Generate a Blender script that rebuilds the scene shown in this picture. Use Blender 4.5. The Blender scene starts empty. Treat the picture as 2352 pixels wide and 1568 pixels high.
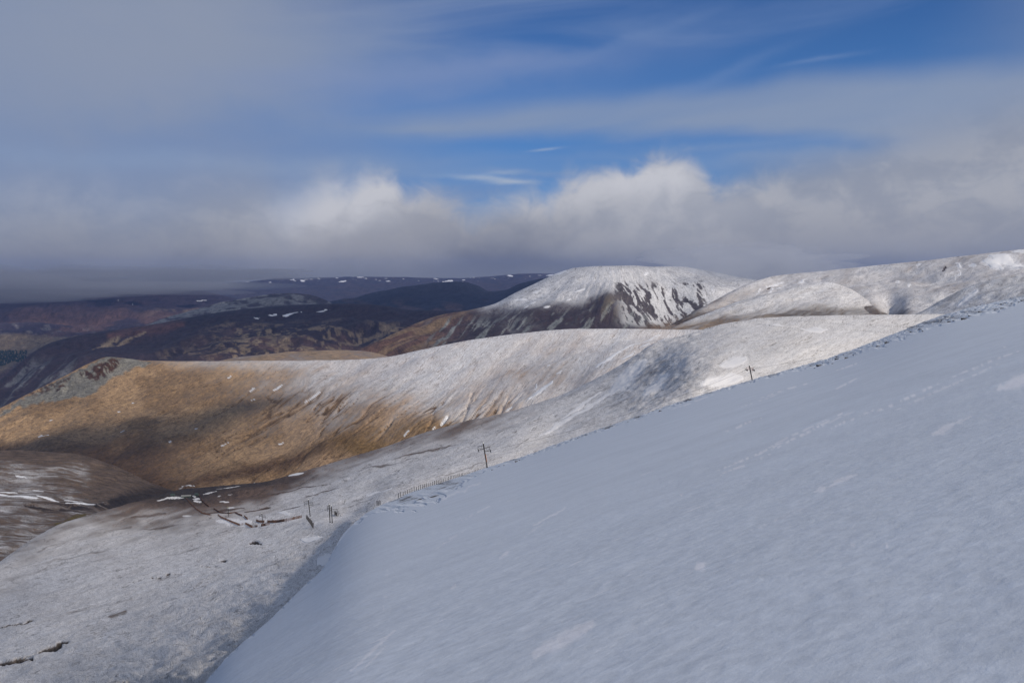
import bpy, math, random
import numpy as np

rng = np.random.default_rng(7)
random.seed(7)
SC = bpy.context.scene
COL = SC.collection

# ------------------------------------------------------------------ camera
F = 1829.0                      # focal length in units of a 2352-wide picture
PITCH = math.atan((784 - 640) / F)
cam_d = bpy.data.cameras.new("camera")
cam = bpy.data.objects.new("camera", cam_d)
COL.objects.link(cam)
cam_d.sensor_width = 36.0
cam_d.lens = 36.0 * F / 2352.0
cam_d.clip_start = 0.1
cam_d.clip_end = 200000
cam.location = (0, 0, 0)
cam.rotation_euler = (math.radians(90) - PITCH, 0, 0)
SC.camera = cam
SP, CP = math.sin(PITCH), math.cos(PITCH)

# ------------------------------------------------------------------ light
SUN_AZ = math.radians(134)      # clockwise from the viewing direction (+Y)
SUN_EL = math.radians(34.0)
sun_dir = np.array([math.sin(SUN_AZ) * math.cos(SUN_EL), math.cos(SUN_AZ) * math.cos(SUN_EL), math.sin(SUN_EL)])
sd = bpy.data.lights.new("sun", 'SUN')
sd.energy = 3.3
sd.angle = math.radians(2.0)
sd.color = (1.0, 0.91, 0.80)
sun = bpy.data.objects.new("sun", sd)
COL.objects.link(sun)
from mathutils import Vector, Matrix
sun.rotation_euler = Vector(sun_dir).to_track_quat('Z', 'Y').to_euler()

SC.view_settings.view_transform = 'Standard'
SC.view_settings.look = 'None'
SC.view_settings.exposure = 0.0
SC.view_settings.gamma = 1.0
SC.cycles.use_denoising = True
SC.cycles.volume_bounces = 1
SC.cycles.max_bounces = 6
SC.cycles.diffuse_bounces = 3
SC.cycles.sample_clamp_indirect = 4.0


# ------------------------------------------------------------------ node maths helper
class S:
    """a float socket with operators"""
    nt = None

    def __init__(self, s): self.s = s

    def _m(self, op, *o, clamp=False):
        n = S.nt.nodes.new('ShaderNodeMath')
        n.operation = op
        n.use_clamp = clamp
        for i, x in enumerate((self,) + o):
            if isinstance(x, S): S.nt.links.new(x.s, n.inputs[i])
            else: n.inputs[i].default_value = float(x)
        return S(n.outputs[0])

    def __add__(self, o): return self._m('ADD', o)
    __radd__ = __add__
    def __sub__(self, o): return self._m('SUBTRACT', o)
    def __rsub__(self, o): return (self * -1.0) + o
    def __mul__(self, o): return self._m('MULTIPLY', o)
    __rmul__ = __mul__
    def __truediv__(self, o): return self._m('DIVIDE', o)
    def pow(self, o): return self._m('POWER', o)
    def max(self, o): return self._m('MAXIMUM', o)
    def min(self, o): return self._m('MINIMUM', o)
    def sat(self): return self._m('ADD', 0.0, clamp=True)
    def exp(self): return self._m('EXPONENT')

    def ss(self, a, b, lo=0.0, hi=1.0):
        n = S.nt.nodes.new('ShaderNodeMapRange')
        n.interpolation_type = 'SMOOTHSTEP'
        for i, x in enumerate((self, a, b, lo, hi)):
            if isinstance(x, S): S.nt.links.new(x.s, n.inputs[i])
            else: n.inputs[i].default_value = float(x)
        return S(n.outputs[0])


def N(kind, **kw):
    n = S.nt.nodes.new(kind)
    for k, v in kw.items(): setattr(n, k, v)
    return n


def put(sock, val):
    if isinstance(val, S): S.nt.links.new(val.s, sock)
    elif isinstance(val, bpy.types.NodeSocket): S.nt.links.new(val, sock)
    else: sock.default_value = val


def vec(x, y, z=0.0):
    n = N('ShaderNodeCombineXYZ')
    put(n.inputs[0], x); put(n.inputs[1], y); put(n.inputs[2], z)
    return n.outputs[0]


def noise(v, scale=1.0, detail=4.0, rough=0.55, dist=0.0, col=False):
    n = N('ShaderNodeTexNoise')
    n.noise_dimensions = '3D'
    put(n.inputs['Vector'], v)
    n.inputs['Scale'].default_value = scale
    n.inputs['Detail'].default_value = detail
    n.inputs['Roughness'].default_value = rough
    n.inputs['Distortion'].default_value = dist
    return n.outputs['Color'] if col else S(n.outputs[0])


def mixc(f, a, b):
    n = N('ShaderNodeMix', data_type='RGBA')
    put(n.inputs[0], f)
    for s, c in ((n.inputs[6], a), (n.inputs[7], b)):
        if isinstance(c, tuple): s.default_value = (c[0], c[1], c[2], 1)
        else: put(s, c)
    return n.outputs[2]


def scalec(c, f):
    n = N('ShaderNodeVectorMath', operation='SCALE')
    if isinstance(c, tuple): n.inputs[0].default_value = c[:3]
    else: put(n.inputs[0], c)
    put(n.inputs['Scale'], f)
    return n.outputs[0]


def lin(r, g, b):
    f = lambda c: (c / 255 / 12.92) if c / 255 <= 0.04045 else ((c / 255 + 0.055) / 1.055) ** 2.4
    return (f(r), f(g), f(b))


# ------------------------------------------------------------------ sky (world): blue sky, high veils, low cloud bank
world = bpy.data.worlds.new("World")
SC.world = world
world.use_nodes = True
S.nt = world.node_tree
S.nt.nodes.clear()
sky = N('ShaderNodeTexSky')
sky.sky_type = 'NISHITA'
sky.sun_disc = False
sky.sun_elevation = SUN_EL
sky.sun_rotation = SUN_AZ
sky.altitude = 900
sky.air_density = 1.0
sky.dust_density = 0.4
sky.ozone_density = 1.5
tc = N('ShaderNodeTexCoord')
sep = N('ShaderNodeSeparateXYZ')
put(sep.inputs[0], tc.outputs['Generated'])
dx, dy, dz = S(sep.outputs[0]), S(sep.outputs[1]), S(sep.outputs[2])
# bearing and height of a direction, in hundreds of picture-like units (1 unit = 100/1829 rad)
K = F / 100.0
AZ = dx._m('ARCTAN2', dy) * K
EL = dz._m('ARCSINE') * K


def azel(u, v):
    a, b, c = (u - 1176) / F, CP + SP * (784 - v) / F, -SP + CP * (784 - v) / F
    return math.atan2(a, b) * K, math.asin(c / math.sqrt(a * a + b * b + c * c)) * K


P2 = vec(AZ, EL)
wn = N('ShaderNodeSeparateXYZ')
put(wn.inputs[0], noise(vec(AZ * 0.55, EL * 0.9), 1.0, 5.0, 0.55, col=True))
wx, wy = (S(wn.outputs[0]) - 0.5), (S(wn.outputs[1]) - 0.5)
# streaky high noise
hs = noise(vec(AZ * 0.12 + EL * 0.10, EL * 0.85 - AZ * 0.06, 3.0), 1.0, 5.0, 0.5, 0.6)
hl = noise(vec(AZ * 0.10, EL * 0.22, 9.0), 1.0, 3.0, 0.5, 0.3)


def blob(u, v, su, sv, ang=0.0, warp=0.0, p=1.0):
    a, e = azel(u, v)
    c, s = math.cos(ang), math.sin(ang)
    X = AZ + wx * warp - a
    Y = EL + wy * warp - e
    Xr = (X * c + Y * s) * (100.0 / su)
    Yr = (Y * c - X * s) * (100.0 / sv)
    return ((Xr * Xr + Yr * Yr) * -p).exp()


def curve(pts):
    """EL as a function of AZ through picture points"""
    n = N('ShaderNodeFloatCurve')
    A = [azel(u, v) for u, v in pts]
    a0, a1 = -16.0, 16.0
    e0, e1 = -2.0, 12.0
    m = n.mapping
    cv = m.curves[0]
    q = [((a - a0) / (a1 - a0), (e - e0) / (e1 - e0)) for a, e in A]
    q = [(0.0, q[0][1])] + q + [(1.0, q[-1][1])]
    cv.points[0].location = q[0]
    cv.points[1].location = q[-1]
    for x, y in q[1:-1]: cv.points.new(x, y)
    m.update()
    put(n.inputs['Value'], ((AZ - a0) * (1 / (a1 - a0))).sat())
    return S(n.outputs[0]) * (e1 - e0) + e0


# colour of the clear sky from the sky texture
clear = scalec(sky.outputs[0], 0.105)
tint = N('ShaderNodeVectorMath', operation='MULTIPLY')
put(tint.inputs[0], clear)
tint.inputs[1].default_value = (0.175, 0.40, 0.74)
clear = tint.outputs[0]

# thin low brightening of the blue
col = mixc(EL.ss(7.0, 2.2, 0.0, 0.42), clear, lin(96, 142, 196))
# general thin veil everywhere, streaky
col = mixc((hs.ss(0.40, 0.78) * AZ.ss(8.0, -4.0, 0.36, 0.75)).sat(), col, lin(120, 142, 182))
# left veil
lv = (AZ + hl * 5.0 - 2.5 + wx * 1.2 + EL * 0.10).ss(1.6, -7.0)
col = mixc(lv * 0.93, col, mixc(EL.ss(1.5, 7.0), lin(127, 143, 174), lin(136, 148, 171)))
b_ = blob(330, 110, 430, 130, 0.1, 2.5) * 0.55
col = mixc(b_, col, lin(146, 154, 172))
b_ = blob(620, 330, 330, 60, 0.05, 2.0) * 0.5
col = mixc(b_, col, lin(108, 135, 180))
# broad wind-drawn band running to the right
top = curve([(560, 300), (700, 292), (850, 272), (1050, 250), (1250, 228), (1450, 212), (1650, 193), (1850, 168), (2050, 152), (2352, 134)])
bot = curve([(560, 312), (700, 308), (850, 325), (1050, 330), (1200, 327), (1400, 318), (1600, 314), (1800, 316), (2000, 330), (2352, 380)])
wv = wy * 0.28 + (hs - 0.5) * 0.45
band = (EL + wv).ss(bot - 0.12, bot + 0.35) * (EL + wv).ss(top + 0.18, top - 0.42) * AZ.ss(azel(660, 300)[0], azel(1000, 300)[0])
col = mixc(band * (hs.ss(0.2, 0.7) * 0.30 + 0.62), col, lin(137, 152, 178))
# second, fainter band above it
b_ = blob(1150, 150, 420, 28, 0.075, 0.8) * 0.42 + blob(1000, 195, 420, 45, 0.03, 1.2) * 0.35
col = mixc(b_.sat(), col, lin(126, 144, 184))
b_ = blob(1450, 90, 260, 14, 0.28, 0.6) * 0.14 + blob(1880, 138, 75, 5, 0.07, 0.2) * 0.3 + blob(1650, 170, 160, 12, 0.3, 0.5) * 0.2
col = mixc(b_.sat(), col, lin(130, 152, 190))
# low thin sheets
b_ = blob(520, 372, 560, 24, 0.02, 0.8) * 0.55 + blob(1900, 360, 420, 22, 0.03, 0.8) * 0.6 + blob(1650, 340, 300, 10, 0.03, 0.5) * 0.3
b_ = b_ + blob(1180, 398, 180, 9, 0.0, 0.5) * 0.3
col = mixc(b_.sat(), col, lin(134, 154, 186))
# small lens clouds
b_ = blob(1115, 411, 78, 5.5, -0.06, 0.25) * 0.8 + blob(1150, 399, 45, 5, 0.1, 0.3) * 0.45 + blob(1175, 419, 48, 5, 0.0, 0.2) * 0.75 + blob(1252, 343, 32, 3.0, 0.12, 0.1) * 0.5
col = mixc(b_.sat(), col, lin(158, 174, 198))

# right hand grey veil above the bank
rt = curve([(1500, 460), (1700, 400), (1850, 375), (1980, 350), (2080, 320), (2200, 300), (2352, 262)])
rv = (EL + wy * 0.5).ss(rt + 0.55, rt - 0.65) * AZ.ss(2.5, 6.5)
col = mixc(rv * 0.9, col, lin(140, 147, 163))
rv2 = (EL + wy * 0.5).ss(9.0, 3.6) * (AZ + wx).ss(8.0, 13.5)
col = mixc(rv2 * 0.75, col, lin(136, 146, 168))

# low cloud bank
ctop = curve([(0, 452), (150, 448), (300, 462), (420, 442), (520, 424), (600, 428), (645, 452), (680, 447), (715, 427), (760, 414), (800, 422), (840, 404),
              (900, 410), (935, 440), (985, 436), (1040, 455), (1095, 476), (1135, 462), (1190, 446), (1235, 440), (1256, 450), (1300, 418),
              (1370, 400), (1430, 400), (1470, 388), (1500, 366), (1545, 362), (1590, 372), (1620, 398), (1655, 428), (1740, 412),
              (1850, 400), (1960, 375), (2060, 345), (2200, 320), (2352, 290)])
lump = noise(vec(AZ * 1.3, EL * 1.6, 1.0), 1.0, 8.0, 0.60, 0.5)
big = noise(vec(AZ * 0.5, EL * 0.75, 5.0), 1.0, 6.0, 0.58, 0.6)
puff = blob(820, 470, 190, 100, 0.0, 0.0).max(blob(1480, 450, 260, 130, 0.0, 0.0)).sat()
edgy = AZ.ss(-5.5, -2.5) * AZ.ss(8.5, 5.5)
soft = (1.45 - edgy * 0.70 - puff * 0.55)
dep = ctop - EL + (lump - 0.5) * (edgy * 0.6 + 0.3) + wy * 0.35
bank = dep.ss(soft * -0.75, soft)
# light on the bank: bright upper puffs, grey body, darker foot
body = mixc(EL.ss(0.0, 2.0), lin(142, 144, 153), mixc((big + (lump - 0.5) * 0.5).ss(0.38, 0.62), lin(150, 155, 168), lin(170, 172, 180)))
l1 = blob(805, 460, 145, 62, 0.25, 0.8) * 1.45 + blob(700, 500, 80, 40, 0.3, 1.0) * 0.4
l2 = blob(1550, 405, 100, 55, 0.0, 0.8) * 0.8 + blob(1380, 425, 150, 42, 0.25, 0.8) * 0.8 + blob(1500, 520, 200, 70, 0.1, 1.5) * 0.35 + blob(1175, 470, 70, 25, 0.0, 0.8) * 0.3
litp = ((l1 + l2) * (lump.ss(0.25, 0.7) * 0.5 + 0.6) * (dep.ss(2.6, 0.3) * 0.5 + 0.5)).sat()
body = mixc(litp, body, lin(196, 197, 204))
l3 = blob(770, 580, 170, 45, 0.05, 1.5) * 0.5 + blob(1000, 520, 120, 60, 0.2, 1.5) * 0.25
body = mixc(l3.sat(), body, lin(164, 163, 170))
dk = blob(1120, 600, 150, 45, 0.2, 1.2) * 0.6 + blob(1300, 610, 160, 26, 0.0, 0.8) * 0.5 + blob(100, 620, 400, 60, 0.0, 1.5) * 0.25 + blob(1820, 628, 200, 22, 0.0, 0.5) * 0.75
body = mixc(dk.sat(), body, lin(96, 102, 122))
col = mixc(bank, col, body)
# foot of the bank dissolving into the dark far country
foot = (EL + wy * 0.5 + (big - 0.5) * 0.5)
col = mixc(foot.ss(0.75, -0.25) * 0.88, col, lin(112, 114, 122))

# unseen cloud added overhead and behind the viewpoint to set the ambient light
ov = EL.ss(7.5, 13.0).max(AZ._m('ABSOLUTE').ss(15.0, 24.0) * EL.ss(-0.5, 1.0))
col = mixc(ov * 0.92, col, mixc(big.ss(0.35, 0.65), lin(108, 126, 158), lin(138, 150, 172)))
bg = N('ShaderNodeBackground')
put(bg.inputs[0], col)
bg.inputs[1].default_value = 1.0
out = N('ShaderNodeOutputWorld')
put(out.inputs[0], bg.outputs[0])


# ------------------------------------------------------------------ numpy helpers
def ssn(a, b, x):
    t = np.clip((x - a) / (b - a + 1e-12), 0, 1)
    return t * t * (3 - 2 * t)


def _h(i, j, k, seed):
    n = (i * 374761393 + j * 668265263 + k * 1440662683 + seed * 974711) & 0xFFFFFFFF
    n = ((n ^ (n >> 13)) * 1274126177) & 0xFFFFFFFF
    n = ((n ^ (n >> 16)) * 2246822519) & 0xFFFFFFFF
    return ((n >> 8) & 0xFFFF) / 65535.0


def vnoise(x, y, z=0.0, seed=0):
    x, y, z = np.broadcast_arrays(x, y, z)
    xi, yi, zi = np.floor(x).astype(np.int64), np.floor(y).astype(np.int64), np.floor(z).astype(np.int64)
    f = lambda t: t * t * t * (t * (t * 6 - 15) + 10)
    a, b, c = f(x - xi), f(y - yi), f(z - zi)
    r = 0
    for dk_ in ((0, 1) if np.any(z) else (0,)):
        for dj in (0, 1):
            for di in (0, 1):
                w = (a if di else 1 - a) * (b if dj else 1 - b)
                if np.any(z): w = w * (c if dk_ else 1 - c)
                r = r + w * _h(xi + di, yi + dj, zi + dk_, seed)
    return r


def fbm(x, y, oct=4, seed=0, rough=0.5):
    r, a, t = 0.0, 1.0, 0.0
    for o in range(oct):
        c, s = math.cos(o * 1.1 + 0.3), math.sin(o * 1.1 + 0.3)
        X, Y = (x * c - y * s) * 2 ** o + o * 17.3, (x * s + y * c) * 2 ** o + o * 9.1
        r = r + a * vnoise(X, Y, 0.0, seed + o)
        t += a
        a *= rough
    return r / t


def sfbm(x, y, oct=4, seed=0, rough=0.5):
    """fbm without rotation: keeps a stretch direction"""
    r, a, t = 0.0, 1.0, 0.0
    for o in range(oct):
        r = r + a * vnoise(x * 2 ** o + o * 17.3, y * 2 ** o + o * 9.1, 0.0, seed + o)
        t += a
        a *= rough
    return r / t


def pchip(xk, yk, x):
    xk, yk, x = np.asarray(xk, float), np.asarray(yk, float), np.asarray(x, float)
    h = np.diff(xk); d = np.diff(yk) / h
    m = np.zeros(len(xk))
    for i in range(1, len(xk) - 1):
        if d[i - 1] * d[i] > 0:
            w1, w2 = 2 * h[i] + h[i - 1], h[i] + 2 * h[i - 1]
            m[i] = (w1 + w2) / (w1 / d[i - 1] + w2 / d[i])
    m[0], m[-1] = d[0], d[-1]
    i = np.clip(np.searchsorted(xk, x) - 1, 0, len(h) - 1)
    t = (x - xk[i]) / h[i]
    t = np.clip(t, 0, 1)
    return ((1 + 2 * t) * (1 - t) ** 2 * yk[i] + t * (1 - t) ** 2 * h[i] * m[i]
            + t * t * (3 - 2 * t) * yk[i + 1] + t * t * (t - 1) * h[i] * m[i + 1])


def pchip_rows(Y, t):
    """Y: (K, n) values at k=0..K-1; t: (m,) -> (m, n)"""
    Kk = Y.shape[0]
    d = np.diff(Y, axis=0)
    m = np.zeros_like(Y)
    m[0], m[-1] = d[0], d[-1]
    if Kk > 2:
        a, b = d[:-1], d[1:]
        ok = a * b > 0
        m[1:-1] = np.where(ok, 2 * a * b / np.where(ok, a + b, 1), 0)
    i = np.clip(np.floor(t).astype(int), 0, Kk - 2)
    s = (t - i)[:, None]
    return ((1 + 2 * s) * (1 - s) ** 2 * Y[i] + s * (1 - s) ** 2 * m[i]
            + s * s * (3 - 2 * s) * Y[i + 1] + s * s * (s - 1) * m[i + 1])


def unproj(u, v, d):
    u, v, d = np.broadcast_arrays(np.asarray(u, float), np.asarray(v, float), np.asarray(d, float))
    w = (784 - v) / F
    return np.stack([d * (u - 1176) / F, d * (CP + SP * w), d * (-SP + CP * w)], -1)


def proj(P):
    d = P[..., 1] * CP - P[..., 2] * SP
    w = (P[..., 1] * SP + P[..., 2] * CP) / d
    return 1176 + F * P[..., 0] / d, 784 - F * w, d


def grid_mesh(name, P, mat, attrs, uv=None):
    nr, nc = P.shape[:2]
    me = bpy.data.meshes.new(name)
    nv = nr * nc
    me.vertices.add(nv)
    me.vertices.foreach_set("co", P.reshape(-1).astype(np.float32))
    idx = np.arange(nv).reshape(nr, nc)
    q = np.stack([idx[:-1, :-1], idx[:-1, 1:], idx[1:, 1:], idx[1:, :-1]], -1).reshape(-1, 4)
    nq = len(q)
    me.loops.add(nq * 4)
    me.loops.foreach_set("vertex_index", q.reshape(-1).astype(np.int32))
    me.polygons.add(nq)
    me.polygons.foreach_set("loop_start", (np.arange(nq) * 4).astype(np.int32))
    me.polygons.foreach_set("use_smooth", np.ones(nq, dtype=bool))
    for k, a in attrs.items():
        if a.ndim == 3:
            at = me.attributes.new(k, 'FLOAT_COLOR', 'POINT')
            c = np.ones((nv, 4), np.float32)
            c[:, :3] = a.reshape(nv, 3)
            at.data.foreach_set("color", c.reshape(-1))
        else:
            at = me.attributes.new(k, 'FLOAT', 'POINT')
            at.data.foreach_set("value", a.reshape(-1).astype(np.float32))
    if uv is not None:
        at = me.attributes.new("flow", 'FLOAT_VECTOR', 'POINT')
        c = np.zeros((nv, 3), np.float32)
        c[:, :2] = uv.reshape(nv, 2)
        at.data.foreach_set("vector", c.reshape(-1))
    me.update()
    me.validate()
    me.materials.append(mat)
    o = bpy.data.objects.new(name, me)
    COL.objects.link(o)
    return o


# ------------------------------------------------------------------ ground material
SNOW = (0.82, 0.82, 0.83)


def hill_mat(name, fine=1.0, stretch=4.0, grain=0.5, snow=SNOW, hard=0.16, bump=1.0, bscale=0.5, mott=0.5, bdist=1.0, rough=0.85, fc=1.0):
    """ground whose baked attributes say what grows there (tint) and how much snow lies on it (cov);
    small noise along the fall line breaks snow and ground up into tufts, stones and runnels"""
    m = bpy.data.materials.new(name)
    m.use_nodes = True
    S.nt = m.node_tree
    S.nt.nodes.clear()
    fa = N('ShaderNodeAttribute', attribute_name='flow')
    ta = N('ShaderNodeAttribute', attribute_name='tint')
    ca = N('ShaderNodeAttribute', attribute_name='cov')
    sx = N('ShaderNodeSeparateXYZ'); put(sx.inputs[0], fa.outputs['Vector'])
    psi, tau = S(sx.outputs[0]), S(sx.outputs[1])
    cov = S(ca.outputs['Fac'])
    geo = N('ShaderNodeTexCoord').outputs['Object']
    f = fine
    n1 = noise(vec(psi * 0.24 * f, tau * 0.24 * f / stretch), 1.0, 6.0, 0.70, 0.3)
    n2 = noise(vec(psi * 0.55 * f, tau * 0.42 * f, 4.0), 1.0, 4.0, 0.75)
    n3 = noise(vec(psi * 0.055 * f, tau * 0.05 * f / stretch, 7.0), 1.0, 5.0, 0.6, 0.5)
    n4 = noise(vec(psi * 0.13 * f, tau * 0.018 * f, 11.0), 1.0, 3.0, 0.55, 0.2)
    line = (n4 - 0.5)._m('ABSOLUTE').ss(0.022, 0.004) * n3.ss(0.46, 0.60) * cov.ss(1.35, 1.1)
    t = n1 * (1 - grain) + n2 * grain
    t = (t - 0.5) * 2.6 + 0.5
    t = t + (n3 - 0.5) * mott
    mask = (t * -1.0 + cov * 1.3).ss(0.15 - hard, 0.15 + hard) * (line * -0.55 + 1.0)
    g = scalec(ta.outputs['Color'], ((n1 - 0.5) * 2.6 + (n2 - 0.5) * 2.2 + (n3 - 0.5) * 1.2 + 1.0 - line * 0.45).max(0.25))
    sn = scalec(snow, (n2 - 0.5) * 0.22 + (n3 - 0.5) * 0.18 + 1.0)
    drift = cov.ss(1.3, 1.75)
    frost = mixc(((n2 - 0.5) * (2.2 * fc) + (n1 - 0.5) * (1.6 * fc) + 0.66 + (cov - 0.9) * 0.45).sat(), g, sn)
    c = mixc(mask, g, mixc(drift, frost, sn))
    bs = N('ShaderNodeBsdfPrincipled')
    put(bs.inputs['Base Color'], c)
    bs.inputs['Roughness'].default_value = rough
    bs.inputs['Specular IOR Level'].default_value = 0.15
    bn = N('ShaderNodeBump')
    bn.inputs['Strength'].default_value = bump
    bn.inputs['Distance'].default_value = bdist
    put(bn.inputs['Height'], (n1 * 0.6 + n2 * 0.35 * bscale + n3 * 1.2) * drift.ss(0, 1, 1.0, 0.25))
    put(bs.inputs['Normal'], bn.outputs[0])
    o = N('ShaderNodeOutputMaterial')
    put(o.inputs[0], bs.outputs[0])
    return m


def col3(shape, c):
    a = np.empty(shape + (3,)); a[:] = c
    return a


def lay(T, c, m):
    return T * (1 - m[..., None]) + np.array(c) * m[..., None]


def seg(u, v, p, q, w, soft=0.5):
    """tapered stroke from p to q, half width w"""
    px, py = p; qx, qy = q
    dxx, dyy = qx - px, qy - py
    L2 = dxx * dxx + dyy * dyy + 1e-9
    t = np.clip(((u - px) * dxx + (v - py) * dyy) / L2, 0, 1)
    d = np.hypot(u - px - t * dxx, v - py - t * dyy)
    ww = w * (0.35 + 0.65 * np.sin(np.pi * np.clip(t * 0.9 + 0.05, 0, 1)))
    return ssn(ww * (1 + soft), ww * (1 - soft), d)


def inpoly(u, v, pts, soft=3.0):
    """soft inside-mask of a polygon"""
    inside = np.zeros(u.shape, bool)
    dist = np.full(u.shape, 1e9)
    n = len(pts)
    for i in range(n):
        x0, y0 = pts[i]; x1, y1 = pts[(i + 1) % n]
        c = ((y0 > v) != (y1 > v)) & (u < (x1 - x0) * (v - y0) / (y1 - y0 + 1e-9) + x0)
        inside ^= c
        L2 = (x1 - x0) ** 2 + (y1 - y0) ** 2 + 1e-9
        t = np.clip(((u - x0) * (x1 - x0) + (v - y0) * (y1 - y0)) / L2, 0, 1)
        dist = np.minimum(dist, np.hypot(u - x0 - t * (x1 - x0), v - y0 - t * (y1 - y0)))
    return ssn(-soft, soft, np.where(inside, dist, -dist))


LAYERS = {}


def layer(name, lines, u0, u1, du, dv, mat, paint, relief, flow=None, vis=None):
    """one hill as a surface through contour-like lines, each a list of (u, v, distance)"""
    us = np.arange(u0, u1 + du, du)
    V = np.stack([pchip([p[0] for p in L], [p[1] for p in L], us) for L in lines])
    D = np.stack([pchip([p[0] for p in L], [math.log(p[2]) for p in L], us) for L in lines])
    ts = []
    for k in range(len(lines) - 1):
        dvk = np.percentile(np.abs(V[k + 1] - V[k]), 85)
        n = max(10, int(dvk / dv))
        ts.append(k + np.arange(n) / n)
    ts.append([len(lines) - 1])
    ts = np.concatenate(ts)
    Vg, Dg = pchip_rows(V, ts), np.exp(pchip_rows(D, ts))
    Ug = np.broadcast_to(us, Vg.shape)
    Pt = unproj(Ug, Vg, Dg)
    Pt = Pt.copy()
    fl = flow(Ug, Vg, Pt) if flow else Pt[..., :2]
    Pt[..., 2] += relief(Ug, Vg, Pt, Dg, fl, ts)
    cov, tint = paint(Ug, Vg, Pt, fl, ts)
    o = grid_mesh(name, Pt, mat, {'cov': cov, 'tint': tint}, fl)
    o['kind'] = 'structure'
    LAYERS[name] = (us, Pt)
    return o


def ground(name, u, v, dmax=1e9, first=True):
    """the point of a hill seen in direction (u, v)"""
    us, P = LAYERS[name]
    x = (u - us[0]) / (us[1] - us[0])
    i = int(np.clip(math.floor(x), 0, len(us) - 2)); f = x - i
    C = P[:, i] * (1 - f) + P[:, i + 1] * f
    _, vv, dd = proj(C)
    best = None
    for k in range(len(vv) - 1):
        a, b = vv[k], vv[k + 1]
        if (a - v) * (b - v) <= 0 and a != b:
            t = (v - a) / (b - a)
            p = C[k] * (1 - t) + C[k + 1] * t
            d = dd[k] * (1 - t) + dd[k + 1] * t
            if best is None or d < best[0]: best = (d, p)
    if best is None:
        k = int(np.argmin(np.abs(vv - v)))
        best = (dd[k], C[k])
    return best[1]


def cn(s):  # centred fbm
    return s - 0.5


# ------------------------------------------------------------------ the foreground snow slope
EDGE = [(-100, 2500), (200, 2000), (300, 1850), (400, 1680), (469, 1568), (531, 1499), (622, 1419), (696, 1349), (745, 1300), (770, 1255),
        (790, 1222), (861, 1167), (915, 1143), (947, 1129), (989, 1116), (1032, 1102), (1063, 1092), (1119, 1073), (1210, 1045),
        (1300, 1012), (1400, 978), (1493, 946), (1600, 910), (1730, 871), (1894, 825), (2040, 772), (2168, 723), (2250, 702),
        (2352, 677), (2600, 620), (3000, 540)]
DEDGE = [(-100, 6), (200, 9), (400, 12), (469, 14), (622, 20), (745, 34), (790, 60), (861, 130), (915, 210), (989, 280), (1119, 335),
         (1300, 360), (1493, 390), (1730, 430), (1894, 450), (2168, 500), (2352, 520), (3000, 560)]
FRW = [(-100, 6), (600, 6), (760, 7), (790, 8), (861, 14), (915, 34), (964, 44), (1010, 40), (1060, 24), (1119, 10), (1300, 6), (1730, 6), (1894, 14),
       (2040, 20), (2168, 27), (2352, 25), (3000, 25)]


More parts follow.
